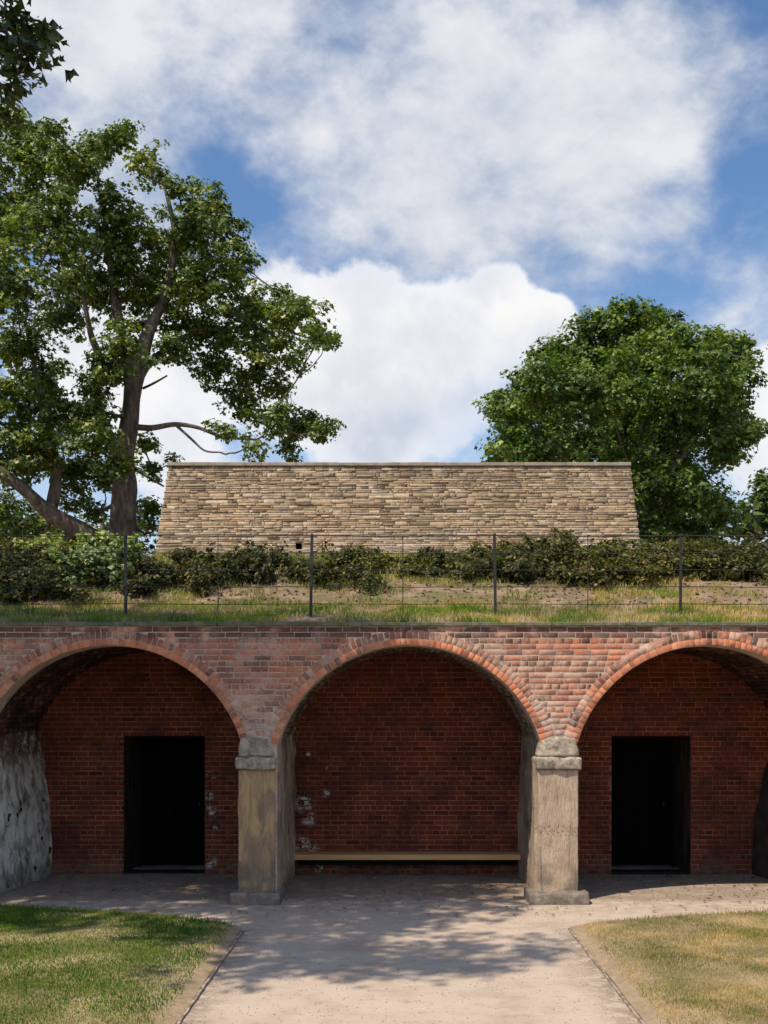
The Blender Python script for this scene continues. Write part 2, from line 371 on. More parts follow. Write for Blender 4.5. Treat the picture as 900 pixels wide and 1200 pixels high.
DEADLEAF = material('dead_leaf', lambda g, b: g.ramp(g.rand(), [(0, (.10, .055, .03)), (.6, (.22, .13, .07)), (1, (.36, .25, .14))]), .8)

# ------------------------------------------------------------------ object helpers
WL = {}
def link(o, parent=None, loc=(0, 0, 0)):
    COL.objects.link(o); loc = Vector(loc)
    if parent is not None: o.parent = parent; o.location = loc - WL[parent.name]
    else: o.location = loc
    WL[o.name] = loc
    return o
def tag(o, label=None, cat=None, group=None, kind=None):
    for k, v in (('label', label), ('category', cat), ('group', group), ('kind', kind)):
        if v: o[k] = v
    return o
def thing(name, label, cat, loc, group=None):
    o = bpy.data.objects.new(name, None); o.empty_display_size = .3
    link(o, None, loc); return tag(o, label, cat, group)
def mesh(name, V, Fc, mat, smooth=False, rnd=None):
    me = bpy.data.meshes.new(name)
    V = np.asarray(V, dtype=np.float32).reshape(-1, 3)
    if isinstance(Fc, np.ndarray):
        k = Fc.shape[1]; nF = len(Fc)
        me.vertices.add(len(V)); me.vertices.foreach_set('co', V.ravel())
        me.loops.add(nF*k); me.loops.foreach_set('vertex_index', Fc.astype(np.int32).ravel())
        me.polygons.add(nF); me.polygons.foreach_set('loop_start', np.arange(0, nF*k, k, dtype=np.int32))
        me.update(calc_edges=True)
    else:
        me.from_pydata(V.tolist(), [], Fc); me.update()
    if rnd is not None:
        a = me.attributes.new('rnd', 'FLOAT', 'FACE'); a.data.foreach_set('value', np.asarray(rnd, dtype=np.float32))
    me.materials.append(mat)
    if smooth: me.polygons.foreach_set('use_smooth', [True]*len(me.polygons))
    return me
def obj(name, me, parent=None, loc=None, local=False):
    """mesh given in world coordinates; its origin is moved to loc"""
    o = bpy.data.objects.new(name, me)
    if loc is None: loc = WL[parent.name] if parent is not None else Vector((0, 0, 0))
    loc = Vector(loc)
    if not local: me.transform(Matrix.Translation(-loc))
    return link(o, parent, loc)

# a brick or stone: front face towards -Y with softened, slightly broken edges; unit helper
def block(w, h, d, c, jit, r):
    x, z = w/2, h/2
    V = np.array([[-x+c, 0, -z+c], [x-c, 0, -z+c], [x-c, 0, z-c], [-x+c, 0, z-c],
                  [-x, c, -z], [x, c, -z], [x, c, z], [-x, c, z],
                  [-x, d, -z], [x, d, -z], [x, d, z], [-x, d, z]], dtype=float)
    V[:8] += r.uniform(-jit, jit, (8, 3))
    return V
BF = np.array([[0, 1, 2, 3], [4, 5, 1, 0], [5, 6, 2, 1], [6, 7, 3, 2], [7, 4, 0, 3], [8, 9, 5, 4], [9, 10, 6, 5], [10, 11, 7, 6], [11, 8, 4, 7]])
class Pieces:
    """many alike pieces; those in the list `single` become objects sharing meshes, the rest one joined part"""
    def __init__(s, bw, bh, d, c, jit, mat, nvar=8):
        s.bw, s.bh, s.mat = bw, bh, mat
        s.var = [block(bw, bh, d, c, jit, rng) for _ in range(nvar)]
        s.me = [mesh('piece', v, BF, mat) for v in s.var]
        s.items = []
    def add(s, M, sx=1, sz=1, score=0): s.items.append((M, sx, sz, score))
    def emit(s, name, rest, parent, limit=300):
        it = sorted(s.items, key=lambda a: -a[3]); one = [i for i in it[:limit] if i[3] > -1e8]; two = it[len(one):]
        pw = WL[parent.name]
        for M, sx, sz, _ in one:
            o = bpy.data.objects.new(name, random.choice(s.me)); COL.objects.link(o); o.parent = parent
            loc, q, _s = M.decompose()
            o.location = loc-pw; o.rotation_mode = 'XYZ'; o.rotation_euler = q.to_euler(); o.scale = (sx, 1, sz)
        if two:
            VV = []; FF = []; R = []
            for k, (M, sx, sz, _) in enumerate(two):
                v = s.var[k % len(s.var)]*np.array([sx, 1, sz]); m = np.array(M)
                VV.append(v @ m[:3, :3].T + m[:3, 3]); FF.append(BF+12*k); R += [random.random()]*9
            o = obj(rest, mesh(rest, np.vstack(VV), np.vstack(FF), s.mat, rnd=R), parent)
            tag(o, kind='stuff')

def box_mesh(name, lo, hi, mat, bev=.008, cuts=0, amp=0, fr=6, smooth=False):
    bm = bmesh.new(); bmesh.ops.create_cube(bm, size=1)
    lo, hi = Vector(lo), Vector(hi); c = (lo+hi)/2; s = hi-lo
    for v in bm.verts: v.co = Vector((c.x+v.co.x*s.x, c.y+v.co.y*s.y, c.z+v.co.z*s.z))
    if bev: bmesh.ops.bevel(bm, geom=bm.edges[:], offset=bev, segments=2, affect='EDGES', profile=.5)
    if cuts:
        for ax in range(3):
            n = max(1, int(round(s[ax]/cuts)))
            for i in range(1, n):
                p = Vector((0, 0, 0)); p[ax] = lo[ax]+s[ax]*i/n; nr = Vector((0, 0, 0)); nr[ax] = 1
                bmesh.ops.bisect_plane(bm, geom=bm.verts[:]+bm.edges[:]+bm.faces[:], plane_co=p, plane_no=nr)
        bm.normal_update()
        ds = {}
        for v in bm.verts:
            ds[v] = v.normal*(mnoise.fractal(v.co*fr, 1, 2, 4)*amp)
        for v, d in ds.items(): v.co += d
    me = bpy.data.meshes.new(name); bm.to_mesh(me); bm.free(); me.materials.append(mat)
    if smooth: me.polygons.foreach_set('use_smooth', [True]*len(me.polygons))
    return me
def grid_mesh(name, fn, us, vs, mat, smooth=True):
    V = [fn(u, v) for v in vs for u in us]; nu = len(us)
    Fc = np.array([[j*nu+i, j*nu+i+1, (j+1)*nu+i+1, (j+1)*nu+i] for j in range(len(vs)-1) for i in range(nu-1)])
    return mesh(name, V, Fc, mat, smooth)

# ------------------------------------------------------------------ building measures
YF = 15.0; YB = 17.5; TOP = 3.63
CX = [-3.78, .168, 4.115]                     # arch centres
R0 = 1.818; ZC = 1.561; HW = 1.747            # intrados circle, half opening
ZS = ZC+math.sqrt(R0*R0-HW*HW)                # springing
def arch_z(x, R=R0):
    best = None
    for c in CX:
        d = abs(x-c)
        if d < R and (R > R0 or d <= HW+1e-6): best = ZC+math.sqrt(R*R-d*d)
    return best

# ------------------------------------------------------------------ ground
xs = [-300, -60, -25, -14] + list(np.linspace(-9, 9, 37)) + [14, 25, 60, 300]
ys = [-200, -40, -10, 0, 5] + list(np.linspace(8, 20, 37)) + [40, 120, 600]
tag(obj('ground', grid_mesh('ground', lambda x, y: (x, y, -.03), xs, ys, GROUND)), kind='structure')
def pz(x, y): return .012*mnoise.noise(Vector((x*.7, y*.7, 0)))
px_ = np.linspace(-12, 12, 97); py_ = np.linspace(2, 18.9, 69)
LE = [(-12, 15.0), (-5.1, 14.67), (-3.9, 14.3), (-2.75, 13.9), (-2.1, 13.55), (-1.78, 13.1)]
RE = [(2.0, 13.15), (2.35, 13.45), (3.49, 13.92), (4.62, 14.2), (12, 14.7)]
tag(obj('path', grid_mesh('path', lambda x, y: (x, y, pz(x, y)), px_, py_, PATH)), kind='structure')

def interp(pts, x):
    for (a, b), (c, d) in zip(pts, pts[1:]):
        if a <= x <= c: return b+(d-b)*(x-a)/(c-a)
    return pts[-1][1] if x > pts[-1][0] else pts[0][1]
def lawn(name, x0, x1, edge, label, dry):
    us = np.linspace(0, 1, 70); vs = np.linspace(0, 1, 60)
    def fn(u, v):
        x = x0+(x1-x0)*u; ye = interp(edge, x); y = 2+(ye-2)*v
        d = min(abs(x-(x1 if x1 < 0 else x0)), ye-y)
        return (x, y, .02+.035*min(1, d/.25)+.02*mnoise.noise(Vector((x, y, 3))))
    tag(obj(name, grid_mesh(name, fn, us, vs, LAWN)), kind='structure')
lawn('lawn', -12, -1.78, LE, '', 0)
lawn('lawn', 2.0, 12, RE, '', 1)

def blades(name, pts, h, w, dryf, mat=GRASS, lean=.45, parent=None):
    n = len(pts); a = rng.uniform(0, 2*np.pi, n); hh = h*rng.uniform(.45, 1.25, n); ww = w*rng.uniform(.7, 1.3, n)
    la = rng.uniform(0, 2*np.pi, n); ll = hh*rng.uniform(.1, 1.0, n)*lean*1.6
    dx = np.c_[np.cos(a), np.sin(a), np.zeros(n)]*ww[:, None]/2
    mid = pts+np.c_[np.cos(la)*ll*.3, np.sin(la)*ll*.3, hh*.6]
    tip = pts+np.c_[np.cos(la)*ll, np.sin(la)*ll, hh]
    V = np.stack([pts-dx, pts+dx, mid+dx*.7, mid-dx*.7, tip], 1).reshape(-1, 3)
    b = np.arange(n)[:, None]*5
    # quads + tip as degenerate-free triangles
    T = np.concatenate([b+[0, 1, 2], b+[0, 2, 3], b+[3, 2, 4]], 1).reshape(-1, 3)
    r = np.clip(dryf, 0, .999)
    return mesh(name, V, T, mat, rnd=np.repeat(r, 3))
def pnoise(x, y, f, s=0): return np.array([mnoise.fractal(Vector((a*f, b*f, s)), 1, 2, 4) for a, b in zip(x, y)])
# object random is constant for one object, so its grass colour offset is fixed through a per-object shift
def grass_obj(name, x, y, z, h, w, dry, label):
    me = blades(name, np.c_[x, y, z], h, w, dry)
    o = obj(name, me); tag(o, label, 'grass', kind='stuff'); return o

def lawn_grass(x0, x1, edge, side, label):
    n = 105000; x = rng.uniform(x0, x1, n); y = rng.uniform(8.6, 15, n)
    ye = np.array([interp(edge, a) for a in x]); k = y < ye-.02; x, y, ye = x[k], y[k], ye[k]
    base = pnoise(x, y, .8, 5*side+1); fine = pnoise(x, y, 4, 9)
    de = np.minimum(np.abs(x-(x1 if side < 0 else x0)), (ye-y))
    if side < 0: dry = .06+.70*base+.30*fine+.6*np.exp(-de/.22)
    else: dry = .90+.55*base+.30*fine-.36*np.clip((x-3.4)/1.6, 0, 1)-.25*np.clip((11.6-y)/2, 0, 1)+.3*np.exp(-de/.3)
    dry += rng.normal(0, .09, len(x)); dry = np.clip(dry, .02, .99)
    keep = rng.random(len(x)) < np.clip(-.15+de*4, 0, 1)*np.clip(1.25-.35*(dry > .75), 0, 1)
    x, y, dry = x[keep], y[keep], dry[keep]
    z = np.full(len(x), .035)+.01
    return grass_obj('grass', x, y, z, .038, .0075, dry, label)
lawn_grass(-6.2, -1.82, LE, -1, 'short green grass of the lawn left of the path')
lawn_grass(2.04, 6.2, RE, 1, 'straw coloured drying grass of the lawn right of the path')

# edging boards
def edging(pts, label):
    bm = bmesh.new(); pr = None
    for i, (x, y) in enumerate(pts):
        a = Vector(pts[max(0, i-1)]); c = Vector(pts[min(len(pts)-1, i+1)]); t = (c-a).normalized(); nn = Vector((-t.y, t.x))*.012
        zt = .022+.006*mnoise.noise(Vector((x*2, y*2, 1)))
        q = [bm.verts.new((x-nn.x, y-nn.y, -.03)), bm.verts.new((x-nn.x, y-nn.y, zt)), bm.verts.new((x+nn.x, y+nn.y, zt)), bm.verts.new((x+nn.x, y+nn.y, -.03))]
        if pr:
            for k in range(3): bm.faces.new((pr[k], pr[k+1], q[k+1], q[k]))
        else: bm.faces.new(q)
        pr = q
    bm.faces.new(pr[::-1]); bmesh.ops.recalc_face_normals(bm, faces=bm.faces)
    me = bpy.data.meshes.new('edging_board'); bm.to_mesh(me); bm.free(); me.materials.append(EDGE)
    tag(obj('edging_board', me, None, (pts[0][0], pts[0][1], 0)), label, 'lawn edging', 'edging boards along the path')
def dens(pts, st=.15):
    out = []
    for (a, b), (c, d) in zip(pts, pts[1:]):
        n = max(1, int(math.hypot(c-a, d-b)/st))
        for i in range(n): out.append((a+(c-a)*i/n+random.uniform(-.006, .006), b+(d-b)*i/n))
    return out+[pts[-1]]
edging(dens([(-1.76, 2), (-1.76, 13.0)]+[(-1.9, 13.3)]), 'weathered edging board between the left green lawn and the path')
edging(dens([(1.985, 2), (1.985, 13.1), (2.2, 13.35)]), 'weathered edging board between the right dry lawn and the path')

# ------------------------------------------------------------------ front wall of the arcade
wall = thing('arcade_wall', 'weathered red brick retaining wall with three round arches on stone piers', 'wall', (.168, YF, 0))
WX0, WX1 = -13.0, 13.0; TH = .36
edges_x = sorted(set([WX0, WX1] + [round(float(c+d), 5) for c in CX for d in np.linspace(-HW, HW, 41)]))
V = []; Fc = []
def quad(a, b, c, d):
    i = len(V); V.extend([a, b, c, d]); Fc.append((i, i+1, i+2, i+3))
y0, y1 = YF+.002, YF+TH
for a, b in zip(edges_x, edges_x[1:]):
    m = (a+b)/2; op = any(abs(m-c) < HW for c in CX)
    if op: za, zb = (arch_z(min(max(t, min(CX, key=lambda c: abs(c-m))-HW), min(CX, key=lambda c: abs(c-m))+HW)) for t in (a, b))
    else: za = zb = -.05
    quad((a, y0, za), (b, y0, zb), (b, y0, TOP), (a, y0, TOP))
    quad((b, y1, zb), (a, y1, za), (a, y1, TOP), (b, y1, TOP))
    if op: quad((a, y1, za), (b, y1, zb), (b, y0, zb), (a, y0, za))
    quad((a, y0, TOP), (b, y0, TOP), (b, y1, TOP), (a, y1, TOP))
for c in CX:
    for sgn in (-1, 1):
        x = c+sgn*HW; q = [(x, y0, -.05), (x, y1, -.05), (x, y1, ZS), (x, y0, ZS)]
        quad(*(q if sgn < 0 else q[::-1]))
quad((WX0, y1, -.05), (WX0, y0, -.05), (WX0, y0, TOP), (WX0, y1, TOP)); quad((WX1, y0, -.05), (WX1, y1, -.05), (WX1, y1, TOP), (WX1, y0, TOP))
obj('mortar_backing', mesh('mortar_backing', V, Fc, MORTAR), wall)

RO = R0+.200
BR = Pieces(.215, .0635, .05, .002, .0014, FACE, 12)
def outside(z):
    """x intervals at height z that lie outside the arch rings (and the piers' stone)"""
    iv = [(WX0, WX1)]
    for c in CX:
        if z < ZC+RO:
            h = math.sqrt(max(0, RO*RO-(z-ZC)**2)); lo, hi = c-h+.01, c+h-.01
            out = []
            for a, b in iv:
                if hi <= a or lo >= b: out.append((a, b)); continue
                if lo > a: out.append((a, lo))
                if hi < b: out.append((hi, b))
            iv = out
    return iv
PITCH = .0755; k = 0; z = 2.19
courses = []
zz_ = TOP-.004-PITCH/2
while zz_ > .0:
    courses.append(zz_); zz_ -= PITCH
for k, z in enumerate(courses):
    header = (k % 4 == 2)
    for a, b in outside(z):
        if z < 2.17 and b-a < 1.0: continue       # stone impost between the arches
        if z < 2.17:                               # outer wings, beyond the last arch
            if a < -9: b = CX[0]-HW-.26
            else: a = CX[2]+HW+.26
        L = .1125 if header else .2275
        x = a - (random.random()*.1 if a > WX0 else 0) - (L/2 if k % 2 else 0)
        while x < b:
            xa, xb = max(x+.005, a+.002), min(x+L-.005, b-.002)
            w = xb-xa
            if w > .03:
                cx = (xa+xb)/2
                M = Matrix.Translation((cx, YF+random.uniform(-.0025, .0004), z+random.uniform(-.003, .003))) @ Matrix.Rotation(random.gauss(0, .006), 4, 'Y')
                px = 465+cx*89
                BR.add(M, w/.215, random.uniform(.95, 1.02), (1000-abs(cx-.1)) if -10 < px < 910 else -1e9)
            x += L
BR.emit('brick', 'brickwork', wall)
# arch rings: two rowlock courses of bricks on a mortar core
for i, c in enumerate(CX):
    V = []; Fc = []; A = math.asin(HW/R0)
    n = 60
    for j in range(n+1):
        t = -A+2*A*j/n
        for r_ in (R0+.002, RO):
            for y in (YF-.002+.003, YF+.05): V.append((c+r_*math.sin(t), y, ZC+r_*math.cos(t)))
    for j in range(n):
        b = 4*j
        Fc += [(b, b+4, b+6, b+2), (b, b+1, b+5, b+4), (b+2, b+6, b+7, b+3)]
    me = mesh('arch_ring', V, [f[::-1] for f in Fc], MORTAR)
    ring = obj('arch_ring', me, wall, (c, YF, ZS))
    for layer, (rr, mat, rh) in enumerate(((R0+.045, RING, .084), (R0+.144, RING2, .104))):
        PB = Pieces(.066, rh, .06, .0025, .002, mat, 12)
        n = int(2*A*rr/.0755)
        for j in range(n):
            t = -A+2*A*(j+.5)/n
            M = Matrix.Translation((c+rr*math.sin(t), YF-.007+random.uniform(-.004, .003)+layer*.004, ZC+rr*math.cos(t))) @ Matrix.Rotation(t+random.gauss(0, .012), 4, 'Y')
            PB.add(M, 1, random.uniform(.95, 1.03), 1)
        PB.emit('arch_brick', 'ring_brickwork', ring)
# coping slabs
x = WX0
while x < WX1:
    L = random.uniform(.75, 1.25); h = random.uniform(.042, .058)
    me = box_mesh('coping_slab', (x+.003, YF-.035+random.uniform(-.006, .006), TOP+.002), (min(x+L, WX1)-.003, YF+.33, TOP+.002+h), COPING, .008, .14, .008, 5)
    obj('coping_slab', me, wall, (x+L/2, YF, TOP)); x += L

# piers
def pier(x0, x1, mat, capx, plx, bl=False):
    top = 1.74
    me = box_mesh('pier', (x0, YF-.03, .10), (x1, YF+.32, top), mat, .014, .05, .009, 5, True)
    p = obj('pier', me, wall, ((x0+x1)/2, YF, 0))
    rv = box_mesh('reveal', (x0-(.04 if not bl else -.05), YF+.10, .0), (x1+(.05 if bl else .0), YF+.42, 1.89), JAMB, .012, .08, .012, 6, True)
    obj('reveal', rv, p)
    cp = box_mesh('capital', (capx[0], YF-.085, top+.004), (capx[1], YF+.40, top+.165), CAP, .022, .04, .02, 7, True)
    obj('capital', cp, p)
    im = box_mesh('impost', (capx[0]+.03, YF-.045, top+.169), (capx[1]-.03, YF+.35, top+.43), CAP, .03, .04, .03, 6, True)
    # the impost narrows upward between the springing rings
    for v in im.vertices:
        f = (v.co.z-(top+.17))/.26; mx = (capx[0]+capx[1])/2; v.co.x = mx+(v.co.x-mx)*(1-.22*max(0, f)**1.5); v.co.y += .03*max(0, f)
    obj('impost', im, p)
    pl = box_mesh('plinth', (plx[0], YF-.24, -.02), (plx[1], YF+.44, .15), PLINTH, .016, .05, .016, 6, True)
    obj('plinth', pl, p)
    return p
pL = pier(-2.085, -1.60, PIER_L, (-2.12, -1.585), (-2.17, -1.52), True)
pR = pier(1.865, 2.385, PIER_R, (1.83, 2.42), (1.72, 2.50))
pier(CX[0]-HW-.50, CX[0]-HW-.01, PIER_L, (CX[0]-HW-.53, CX[0]-HW+.02), (CX[0]-HW-.58, CX[0]-HW+.05), True)
pier(CX[2]+HW+.01, CX[2]+HW+.50, PIER_R, (CX[2]+HW-.02, CX[2]+HW+.53), (CX[2]+HW-.05, CX[2]+HW+.58))
tag(pL, 'tan stained stone pier'); tag(pR, 'paler stone pier with pecked marks')

# ------------------------------------------------------------------ the three alcoves
def alcove(i, label, door, jl, jr, jlm, jrm):
    c = CX[i]
    t = thing('brick_alcove', label, 'alcove', (c, YB, 0), 'vaulted alcoves behind the arches')
    xl, xr = c-HW-.02, c+HW+.02; ya = YF+TH
    # side walls, leaning and bulging towards the floor
    for s, x0, off, mt in ((-1, xl, jl, jlm), (1, xr, jr, jrm)):
        def fn(u, v, s=s, x0=x0, off=off):
            y = ya+(YB+.02-ya)*u; z = -.03+(ZS+.15+.03)*v
            k = off*(.15+.85*u)*(1.25-1.15*v**2)
            b = .05*mnoise.fractal(Vector((y*1.7, z*1.7, x0)), 1, 2, 5)+.02*mnoise.noise(Vector((y*7, z*7, x0)))
            return (x0-s*(k+abs(b)), y, z)
        me = grid_mesh('side_wall', fn, np.linspace(0, 1, 36), np.linspace(0, 1, 40), mt)
        if s > 0: me.flip_normals()
        o = obj('side_wall', me, t)
        if mt is WHITEWASH: o['label'] = 'flaking whitewashed side wall'
    # vault: a lining plus its bricks
    RV = R0+.05
    def fv(u, v):
        a = -1.42+2.84*u
        return (c+RV*math.sin(a), ya-.01+(YB+.03-ya)*v, ZC+RV*math.cos(a))
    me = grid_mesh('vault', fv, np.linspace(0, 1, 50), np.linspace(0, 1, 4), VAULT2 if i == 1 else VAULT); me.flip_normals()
    vt = obj('vault', me, t)
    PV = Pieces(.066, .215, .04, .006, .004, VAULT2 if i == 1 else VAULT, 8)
    n = int(2.84*RV/.0755)
    for j in range(n):
        a = -1.42+2.84*(j+.5)/n
        for q in range(int((YB-ya)/.225)+1):
            y = ya+.11+q*.2275-(.11 if j % 2 else 0)
            if y > YB-.02: continue
            rr = RV-.022+random.uniform(-.008, .006)
            # face points to the axis: local -Y -> inward, local Z -> along depth
            inw = Vector((-math.sin(a), 0, -math.cos(a))); up = Vector((0, 1, 0)); rt = up.cross(inw)*-1
            Yl = -inw; Zl = up; Xl = Yl.cross(Zl)
            M = Matrix((Xl, Yl, Zl)).transposed().to_4x4(); M.translation = Vector((c, y, ZC))-inw*rr
            PV.add(M, 1, 1, -1e9)
    PV.emit('brick', 'brickwork', vt)
    # rear wall in brick, with its doorway
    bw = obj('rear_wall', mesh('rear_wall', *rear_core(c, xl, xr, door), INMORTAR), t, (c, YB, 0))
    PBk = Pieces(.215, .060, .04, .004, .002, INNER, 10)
    z = .0; kk = 0
    while z < ZC+R0+.1:
        zc = z+PITCH/2; header = kk % 5 == 3; L = .1125 if header else .2275
        h = HW+.12 if zc < ZS else math.sqrt(max(0.0, (RV+.02)**2-(zc-ZC)**2))
        iv = [(c-h, c+h)]
        if door and zc < door[2]+.0: iv = [(c-h, door[0]), (door[1], c+h)]
        for a, b in iv:
            x = a-(L/2 if kk % 2 else 0)
            while x < b:
                xa, xb = max(x+.007, a), min(x+L-.007, b); w = xb-xa
                if w > .035:
                    cx = (xa+xb)/2; px = 465+cx*F/YB
                    M = Matrix.Translation((cx, YB-.008+random.uniform(-.002, .002), zc))
                    ok = (-8 < px < 908) and zc < arch_z_persp(c, cx, 0)
                    PBk.add(M, w/.215, 1, 1000-zc if ok else -1e9)
                x += L
        z += PITCH; kk += 1
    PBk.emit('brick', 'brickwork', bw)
    if door:
        x0, x1, h = door
        d0 = YB+.98
        # reveal lining
        Vv = []; Ff = []
        def q4(*a): i = len(Vv); Vv.extend(a); Ff.append((i, i+1, i+2, i+3))
        q4((x0, YB-.012, -.03), (x0, d0, -.03), (x0, d0, h), (x0, YB-.012, h))
        q4((x1, d0, -.03), (x1, YB-.012, -.03), (x1, YB-.012, h), (x1, d0, h))
        q4((x0, YB-.012, h), (x0, d0, h), (x1, d0, h), (x1, YB-.012, h))
        q4((x0, d0, -.03), (x1, d0, -.03), (x1, d0, h), (x0, d0, h))
        obj('doorway_reveal', mesh('doorway_reveal', Vv, Ff, REVEALM), t)
        st = obj('door_step', box_mesh('door_step', (x0+.004, YB+.02, -.02), (x1-.004, YB+.28, .035), FRAMEM, .012, .1, .008, 5, True), t)
        dr = obj('door', box_mesh('door', (x0+.07, d0-.10, .03), (x1-.07, d0-.05, h-.08), DOORM, .004), t, ((x0+x1)/2, d0-.07, 0))
        fm = obj('door_frame', frame_mesh(x0+.004, x1-.004, d0-.14, d0-.045, h-.004, .065), t)
        nP = 6; wd = (x1-x0-.16)/nP
        for k in range(nP):
            a = x0+.08+k*wd
            obj('plank', box_mesh('plank', (a+.004, d0-.125, .05), (a+wd-.004, d0-.101, h-.10), DOORM, .004), dr)
        for zb in (.35, 1.05, 1.75):
            obj('ledge_batten', box_mesh('ledge_batten', (x0+.10, d0-.145, zb), (x1-.10, d0-.127, zb+.11), DOORM, .004), dr)
        obj('handle', box_mesh('handle', (x1-.24, d0-.175, .98), (x1-.21, d0-.147, 1.04), IRON, .004), dr)
    return t
def arch_z_persp(c, x, y):
    return ZC+R0+.1
def rear_core(c, xl, xr, door):
    V = []; Fc = []
    def q(a, b, z0, z1):
        i = len(V); V.extend([(a, YB, z0), (b, YB, z0), (b, YB, z1), (a, YB, z1)]); Fc.append((i, i+1, i+2, i+3))
    T = ZC+R0+.12; xl -= .1; xr += .1
    if door:
        q(xl, door[0], -.03, T); q(door[1], xr, -.03, T); q(door[0], door[1], door[2], T)
    else: q(xl, xr, -.03, T)
    return V, Fc
def frame_mesh(x0, x1, ya, yb, h, w):
    bm = bmesh.new()
    for lo, hi in (((x0, ya, 0), (x0+w, yb, h-w)), ((x1-w, ya, 0), (x1, yb, h-w)), ((x0, ya, h-w), (x1, yb, h))):
        r = bmesh.ops.create_cube(bm, size=1)
        for v in r['verts']:
            v.co = Vector([(lo[k]+hi[k])/2+v.co[k]*(hi[k]-lo[k]) for k in range(3)])
    me = bpy.data.meshes.new('door_frame'); bm.to_mesh(me); bm.free(); me.materials.append(FRAMEM); return me

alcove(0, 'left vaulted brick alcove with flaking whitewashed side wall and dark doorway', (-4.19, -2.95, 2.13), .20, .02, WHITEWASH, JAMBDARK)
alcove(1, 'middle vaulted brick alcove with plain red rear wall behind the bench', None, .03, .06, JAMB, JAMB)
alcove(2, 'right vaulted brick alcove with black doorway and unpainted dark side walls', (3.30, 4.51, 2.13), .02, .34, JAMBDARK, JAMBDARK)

# bench
b = thing('bench', 'plain timber bench plank spanning the middle alcove against its rear wall', 'bench', (.17, 17.25, 0))
obj('seat', box_mesh('seat', (-1.55, 17.08, .275), (1.86, 17.47, .355), WOOD, .006), b)
obj('support', box_mesh('support', (-1.50, 17.36, .16), (1.81, 17.45, .272), FRAMEM, .004), b)

# ------------------------------------------------------------------ the bank behind
PROF = [(15.30, 3.69), (15.8, 3.76), (16.3, 3.87), (17.0, 4.03), (17.5, 4.16), (18.0, 4.34), (18.5, 4.52), (20, 4.88), (22, 5.28), (24, 5.65), (26, 5.93), (30, 6.05), (60, 6.3), (600, 8)]
def bankz(x, y):
    return interp(PROF, y)+(.07*mnoise.fractal(Vector((x*.6, y*.6, 8)), 1, 2, 4))*min(1, (y-15.3)/1.2)
bx = [-400, -120, -50, -25]+list(np.linspace(-16, 16, 129))+[25, 50, 120, 400]
by = list(np.linspace(15.30, 27, 60))+[30, 40, 60, 120, 300, 600]
tag(obj('grassy_bank', grid_mesh('grassy_bank', lambda x, y: (x, y, bankz(x, y)), bx, by, BANK)), kind='structure')
for s in (-1, 1):      # the bank comes down beyond the ends of the wall
    us = [12.95, 16, 22, 40, 120, 400]
    me = grid_mesh('side_slope', lambda u, v: (s*u, 15.36-7.5*v, (3.69)*(1-v)**1.3-.04), us, np.linspace(0, 1, 10), BANK)
    if s > 0: me.flip_normals()
    tag(obj('side_slope', me), kind='structure')

def bgrass(n, ya, yb, h, w, dfun, label, thr=-1):
    x = rng.uniform(-9, 9, n); y = rng.uniform(ya, yb, n)
    m = pnoise(x, y, 1.3, 22); k = m > thr; x, y, m = x[k], y[k], m[k]
    z = np.array([bankz(a, b) for a, b in zip(x, y)])-.005
    dry = np.clip(dfun(x, y, m)+rng.normal(0, .08, len(x)), .02, .99)
    grass_obj('grass', x, y, z, h, w, dry, label)
bgrass(26000, 15.42, 17.3, .09, .012, lambda x, y, m: .60-1.1*m+.10*np.clip(x/3, -1, 1), 'mixed green and straw grass growing along the top of the wall', -.45)
bgrass(26000, 17.0, 19.8, .11, .012, lambda x, y, m: .85-.6*m, 'sparse dry grass on the bare bank below the shrubs', -.04)
bgrass(2600, 15.34, 15.44, .12, .010, lambda x, y, m: .45-.8*m, 'tufts of grass overhanging the coping at the top of the arcade', .08)
bgrass(9000, 19.5, 26, .22, .02, lambda x, y, m: .62-.4*m, 'rough grass between the shrubs on the bank')

# ------------------------------------------------------------------ leaves, shrubs and trees
def leaves(name, C, N, size, mat, lobed=False):
    """C centres, N normals (n,3)"""
    n = len(C)
    N = N/np.linalg.norm(N, axis=1, keepdims=True)
    a = rng.normal(size=(n, 3)); U = np.cross(N, a); U /= np.linalg.norm(U, axis=1, keepdims=True); Vv = np.cross(N, U)
    s = (size*rng.uniform(.45, 1.45, n))[:, None]
    if lobed:
        pts = [(0, -.5, 0), (-.52, .08, .12), (-.16, .16, .02), (0, .62, -.05), (.16, .16, .02), (.52, .08, .12)]
        tri = np.array([[0, 2, 1], [0, 3, 2], [0, 4, 3], [0, 5, 4]])
    else:
        pts = [(0, -.55, 0), (-.42, .02, .12), (0, .6, -.03), (.42, .02, .12)]
        tri = np.array([[0, 2, 1], [0, 3, 2]])
    P_ = np.stack([C+s*(U*p[0]+Vv*p[1]+N*p[2]) for p in pts], 1).reshape(-1, 3)
    T = (np.arange(n)[:, None, None]*len(pts)+tri[None]).reshape(-1, 3)
    return mesh(name, P_, T, mat, rnd=np.repeat(rng.random(n), len(tri)))
def unit(n):
    v = rng.normal(size=(n, 3)); return v/np.linalg.norm(v, axis=1, keepdims=True)
